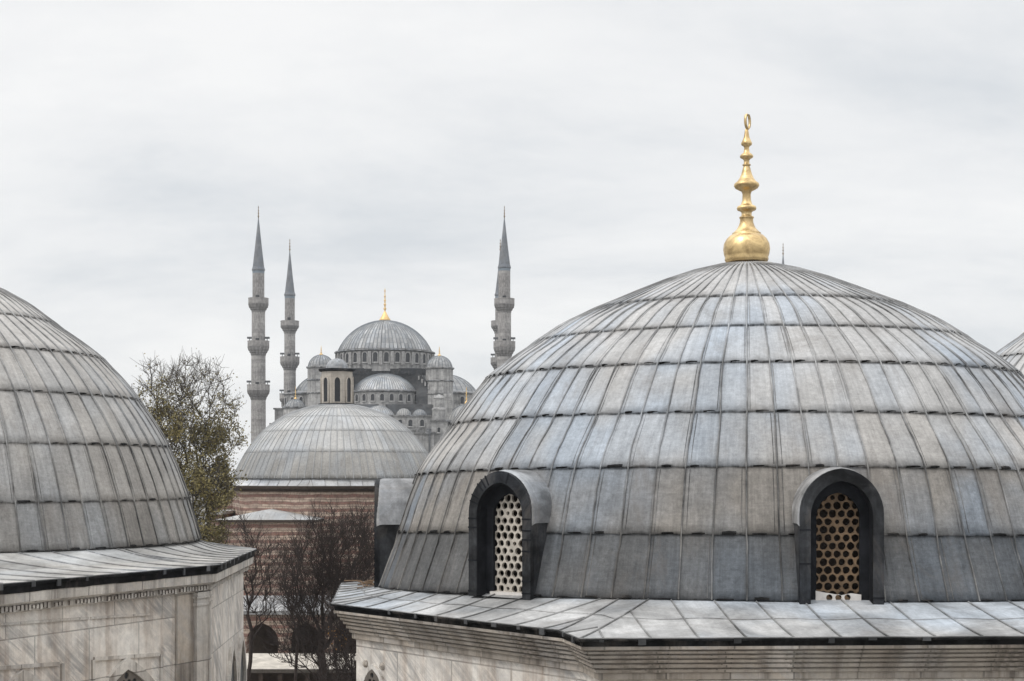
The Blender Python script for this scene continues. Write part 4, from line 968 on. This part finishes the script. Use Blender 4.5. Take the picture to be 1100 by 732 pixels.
# ================================================================== TREES
def tree(name, base, pts, label, bark, rad0=.22, trunk_to=None, alpha=.35, tip=.006, leafmat=None, leaf_p=None, leaf_n=3, leaf_size=.1, seed=1, twig=0.5, ntwig=3, sides=4, cat='tree', group=None, up_bias=.5, power=2.3):
    rr = random.Random(seed); rt = empty(name, base, label, cat, group)
    nodes = [np.array(base, float)]; par = [-1]; dist = [0.0]
    top = np.array(trunk_to if trunk_to else (base[0], base[1], base[2] + 3), float)
    for i in range(1, 9):
        q = nodes[0] + (top - nodes[0]) * i / 8 + np.array([rr.gauss(0, .05), rr.gauss(0, .05), 0]); nodes.append(q); par.append(i - 1); dist.append(dist[-1] + np.linalg.norm(q - nodes[i - 1]))
    pts = sorted(pts, key=lambda p: np.linalg.norm(np.array(p) - top))
    arr = np.zeros((len(pts) * 4 + 20, 3)); dd = np.zeros(len(arr)); n = len(nodes)
    arr[:n] = nodes; dd[:n] = dist; pa = list(par); start = n - 1
    for p in pts:
        p = np.array(p); v = p - arr[:n]; dl = np.linalg.norm(v, axis=1)
        cost = dl + alpha * dd[:n] + up_bias * np.maximum(0, -v[:, 2]) * 1.2; cost[:start - 3] += 4
        j = int(cost.argmin()); L_ = dl[j]
        if L_ < .04: continue
        ns = max(1, min(4, int(L_ / .45))); prev = j
        for s_ in range(1, ns + 1):
            t = s_ / ns; q = arr[j] + (p - arr[j]) * t
            if s_ < ns: q = q + np.array([rr.gauss(0, .05), rr.gauss(0, .05), rr.gauss(0, .04) + .10 * L_ * math.sin(math.pi * t) * .4])
            if n >= len(arr): break
            arr[n] = q; dd[n] = dd[prev] + np.linalg.norm(q - arr[prev]); pa.append(prev); prev = n; n += 1
    w_ = np.zeros(n); kids = [[] for _ in range(n)]
    for i in range(n - 1, 0, -1):
        if w_[i] == 0: w_[i] = 1
        w_[pa[i]] += w_[i]; kids[pa[i]].append(i)
    rad = tip * np.power(np.maximum(w_, 1), 1 / power); rad = rad * min(1, rad0 / rad[0]) if rad[0] > rad0 else rad
    rad = np.maximum(rad, tip)
    trunk = MB(); br = MB()
    stack = [(0, [0])]
    # chains: follow the heaviest child
    def chain(i, pre):
        c = list(pre) + [i]
        while kids[i]:
            ks = sorted(kids[i], key=lambda k: -w_[k])
            for k in ks[1:]: todo.append((k, [i]))
            i = ks[0]; c.append(i)
        return c
    todo = [(0, [])]; firstc = True; tips = []
    while todo:
        i, pre = todo.pop(); c = chain(i, pre)
        rs = [float(rad[x]) for x in c]
        if pre: rs[0] = min(rs[0], rs[1] * 1.15)
        (trunk if firstc else br).tube([arr[x] for x in c], rs, 7 if firstc else (5 if rs[0] > .03 else 3), True); firstc = False
        tips.append(c)
    lf = MB()
    def leaf(p, sz):
        u = Vector((rr.gauss(0, 1), rr.gauss(0, 1), rr.gauss(0, 1))).normalized(); v = u.orthogonal().normalized(); v.rotate(Matrix.Rotation(rr.uniform(0, 6.28), 3, u))
        wv = u.cross(v); p = Vector(p); lf.add([p, p + v * sz * .5 + wv * sz * .28, p + v * sz, p + v * sz * .5 - wv * sz * .28], [[0, 1, 2, 3]])
    for i in range(9, n):
        if w_[i] > 6: continue
        d0 = arr[i] - arr[pa[i]]; d0 = d0 / (np.linalg.norm(d0) + 1e-6)
        for _ in range(ntwig):
            d1 = d0 * .7 + np.array([rr.gauss(0, .55), rr.gauss(0, .55), rr.gauss(.1 + up_bias * .5, .45)]); d1 /= np.linalg.norm(d1) + 1e-6
            L_ = twig * rr.uniform(.4, 1.1); a = arr[i] + (arr[pa[i]] - arr[i]) * rr.random()
            b = a + d1 * L_ * .5 + np.array([rr.gauss(0, .04) for _ in range(3)]); c = a + d1 * L_ + np.array([rr.gauss(0, .07), rr.gauss(0, .07), rr.gauss(.03, .05)])
            br.tube([a, b, c], [tip * .9, tip * .75, tip * .5], 3, False)
            if leafmat is not None:
                lp = leaf_p(c) if leaf_p else 1
                for _ in range(leaf_n):
                    if rr.random() < lp: leaf(a + (c - a) * rr.uniform(.2, 1.15) + np.array([rr.gauss(0, leaf_size * .8) for _ in range(3)]), leaf_size * rr.uniform(.6, 1.3))
    trunk.build('trunk', bark, rt, smooth=True); br.build('branches', bark, rt, smooth=True)
    if lf.v: lf.build('crown', leafmat, rt)
    return rt
def leafm(name, a, b2):
    m, t, b = mat_base(name, .6, .3); ob = coord(t, 'Object'); geo = t.nodes.new('ShaderNodeNewGeometry')
    c = mixc(t, geo.outputs['Random Per Island'], a, b2); c = mixc(t, noise(t, ob, .45, 3, .5, 0, .4, .62, 0, .8), c, tuple(x * 1.7 for x in a))
    t.links.new(c, b.inputs['Base Color']); return m
OLIVE = leafm('olive_leaves', (.19, .158, .066), (.125, .11, .054))
RUST = leafm('rust_leaves', (.20, .10, .03), (.13, .065, .025))
def blob(cx, cy, cz, rx, ry, rz, n, rr, shell=.35):
    o = []
    while len(o) < n:
        p = [rr.uniform(-1, 1) for _ in range(3)]; q = math.sqrt(sum(x * x for x in p))
        if q > 1 or rr.random() > shell + (1 - shell) * q: continue
        o.append((cx + rx * p[0], cy + ry * p[1], cz + rz * p[2]))
    return o
r_ = random.Random(21); YT = 66.0
def pb(px, py, rx, ry, n, Y=YT, dy=2.2): n = int(n * (1.15 if Y < 66 else 1)); s_ = Y / F; return blob(X_(px, Y), Y, Z_(py, Y), rx * s_, dy, ry * s_, n, r_)
pts = pb(214, 412, 34, 30, 150) + pb(186, 425, 18, 30, 60) + pb(166, 405, 14, 18, 34) + pb(158, 435, 22, 26, 70) + pb(205, 462, 40, 30, 190) + pb(170, 470, 36, 34, 130) + pb(240, 468, 22, 20, 40) + pb(215, 515, 36, 40, 220) + pb(232, 525, 16, 36, 80) + pb(185, 530, 40, 50, 170) + pb(250, 438, 14, 10, 18) + pb(212, 575, 34, 26, 140)
def lp(c): y = HZ - (c[2] - EYE) * F / YT; return max(0.02, min(1, (y - 398) / 75.0)) * (1.0 if mnoise.noise(Vector(c) * .75) > -.08 else .12)
tree('budding_tree', (X_(196, YT), YT, 0), pts, 'half-bare tree with olive young leaves between the left tomb and the bathhouse', BARK2, .26, (X_(200, YT), YT, Z_(590, YT)), alpha=.30, tip=.010, leafmat=OLIVE, leaf_p=lp, leaf_n=12, leaf_size=.11, seed=5, twig=.62, ntwig=4, group='trees between the tombs')
# bare dark trees in front of the bathhouse
def bare(px, Y, pieces, ytrunk, label, seed, rad0=.16, tip=.0095, twig=.75, leafmat=None, lp_=None, name='bare_tree', lean=0):
    pts = []
    for q in pieces: pts += pb(*q, Y=Y, dy=1.6)
    return tree(name, (X_(px, Y), Y, 0), pts, label, BARK, rad0, (X_(px + lean, Y), Y, Z_(ytrunk, Y)), alpha=.55, tip=tip, seed=seed, twig=twig, ntwig=3, group='trees between the tombs', up_bias=1.0, leafmat=leafmat, leaf_p=lp_, leaf_n=1, leaf_size=.1, power=2.2)
bare(345, 60, [(335, 610, 34, 52, 230), (372, 605, 34, 48, 330), (395, 580, 16, 34, 110), (358, 572, 34, 24, 130), (330, 640, 40, 40, 110), (385, 640, 26, 40, 170), (318, 620, 20, 40, 80), (340, 660, 34, 34, 150), (322, 690, 36, 30, 120), (372, 640, 26, 40, 120)], 700, 'many-stemmed bare dark tree before the bathhouse, beside the large tomb', 11, .17)
bare(268, 62, [(258, 600, 22, 36, 80), (285, 605, 24, 36, 90), (275, 640, 22, 40, 80), (252, 568, 12, 18, 16)], 690, 'thin bare tree rising behind the corner of the left tomb', 12, .12)
bare(318, 66, [(315, 608, 20, 26, 40), (322, 640, 24, 44, 90), (304, 650, 18, 36, 40)], 705, 'slender bare tree between the other two bare trees, before the arcade', 13, .10)
bare(374, 57, [(372, 690, 26, 34, 230), (362, 720, 26, 26, 160), (385, 660, 14, 36, 110), (366, 655, 20, 30, 90)], 760, 'dense dark shrub with a few rust leaves beside the wall of the large tomb', 14, .10, leafmat=RUST, lp_=lambda c: .5 if Z_(690, 57) < c[2] < Z_(672, 57) and X_(356, 57) < c[0] < X_(371, 57) else 0.0, name='bare_shrub', twig=.5)

# dry twigs lying on the lead ledge, far left corner of the large tomb
mb = MB(); r2 = random.Random(3); q = Vector((-3.0, 29.9))
for k in range(60):
    a = r2.uniform(0, 3.14); L_ = r2.uniform(.1, .32); p = Vector((-2.62 + r2.gauss(0, .26), 30.3 + r2.gauss(0, .35), EYE - 2.2 + r2.uniform(0.0, .09)))
    d_ = Vector((math.cos(a), math.sin(a), r2.uniform(-.1, .2))) * L_; mb.tube([p - d_ / 2, p + d_ / 2], .012, 4)
tag(mb.build('twig_litter', TWIG, loc=(-2.62, 30.3, EYE - 2.2)), 'small heap of dry brown twigs on the lead ledge at its far left corner', 'twigs')

# ================================================================== AIR
hz = MB(); hz.box(-420, 420, -8, 520, -1.0, EYE + 75)
hm = bpy.data.materials.new('thin_haze'); hm.use_nodes = True; t = hm.node_tree; t.nodes.remove(t.nodes['Principled BSDF'])
pv = t.nodes.new('ShaderNodeVolumePrincipled'); pv.inputs['Color'].default_value = (.86, .90, .95, 1); pv.inputs['Density'].default_value = .00019
t.links.new(pv.outputs[0], t.nodes['Material Output'].inputs['Volume'])
tag(hz.build('haze', hm), kind='stuff')
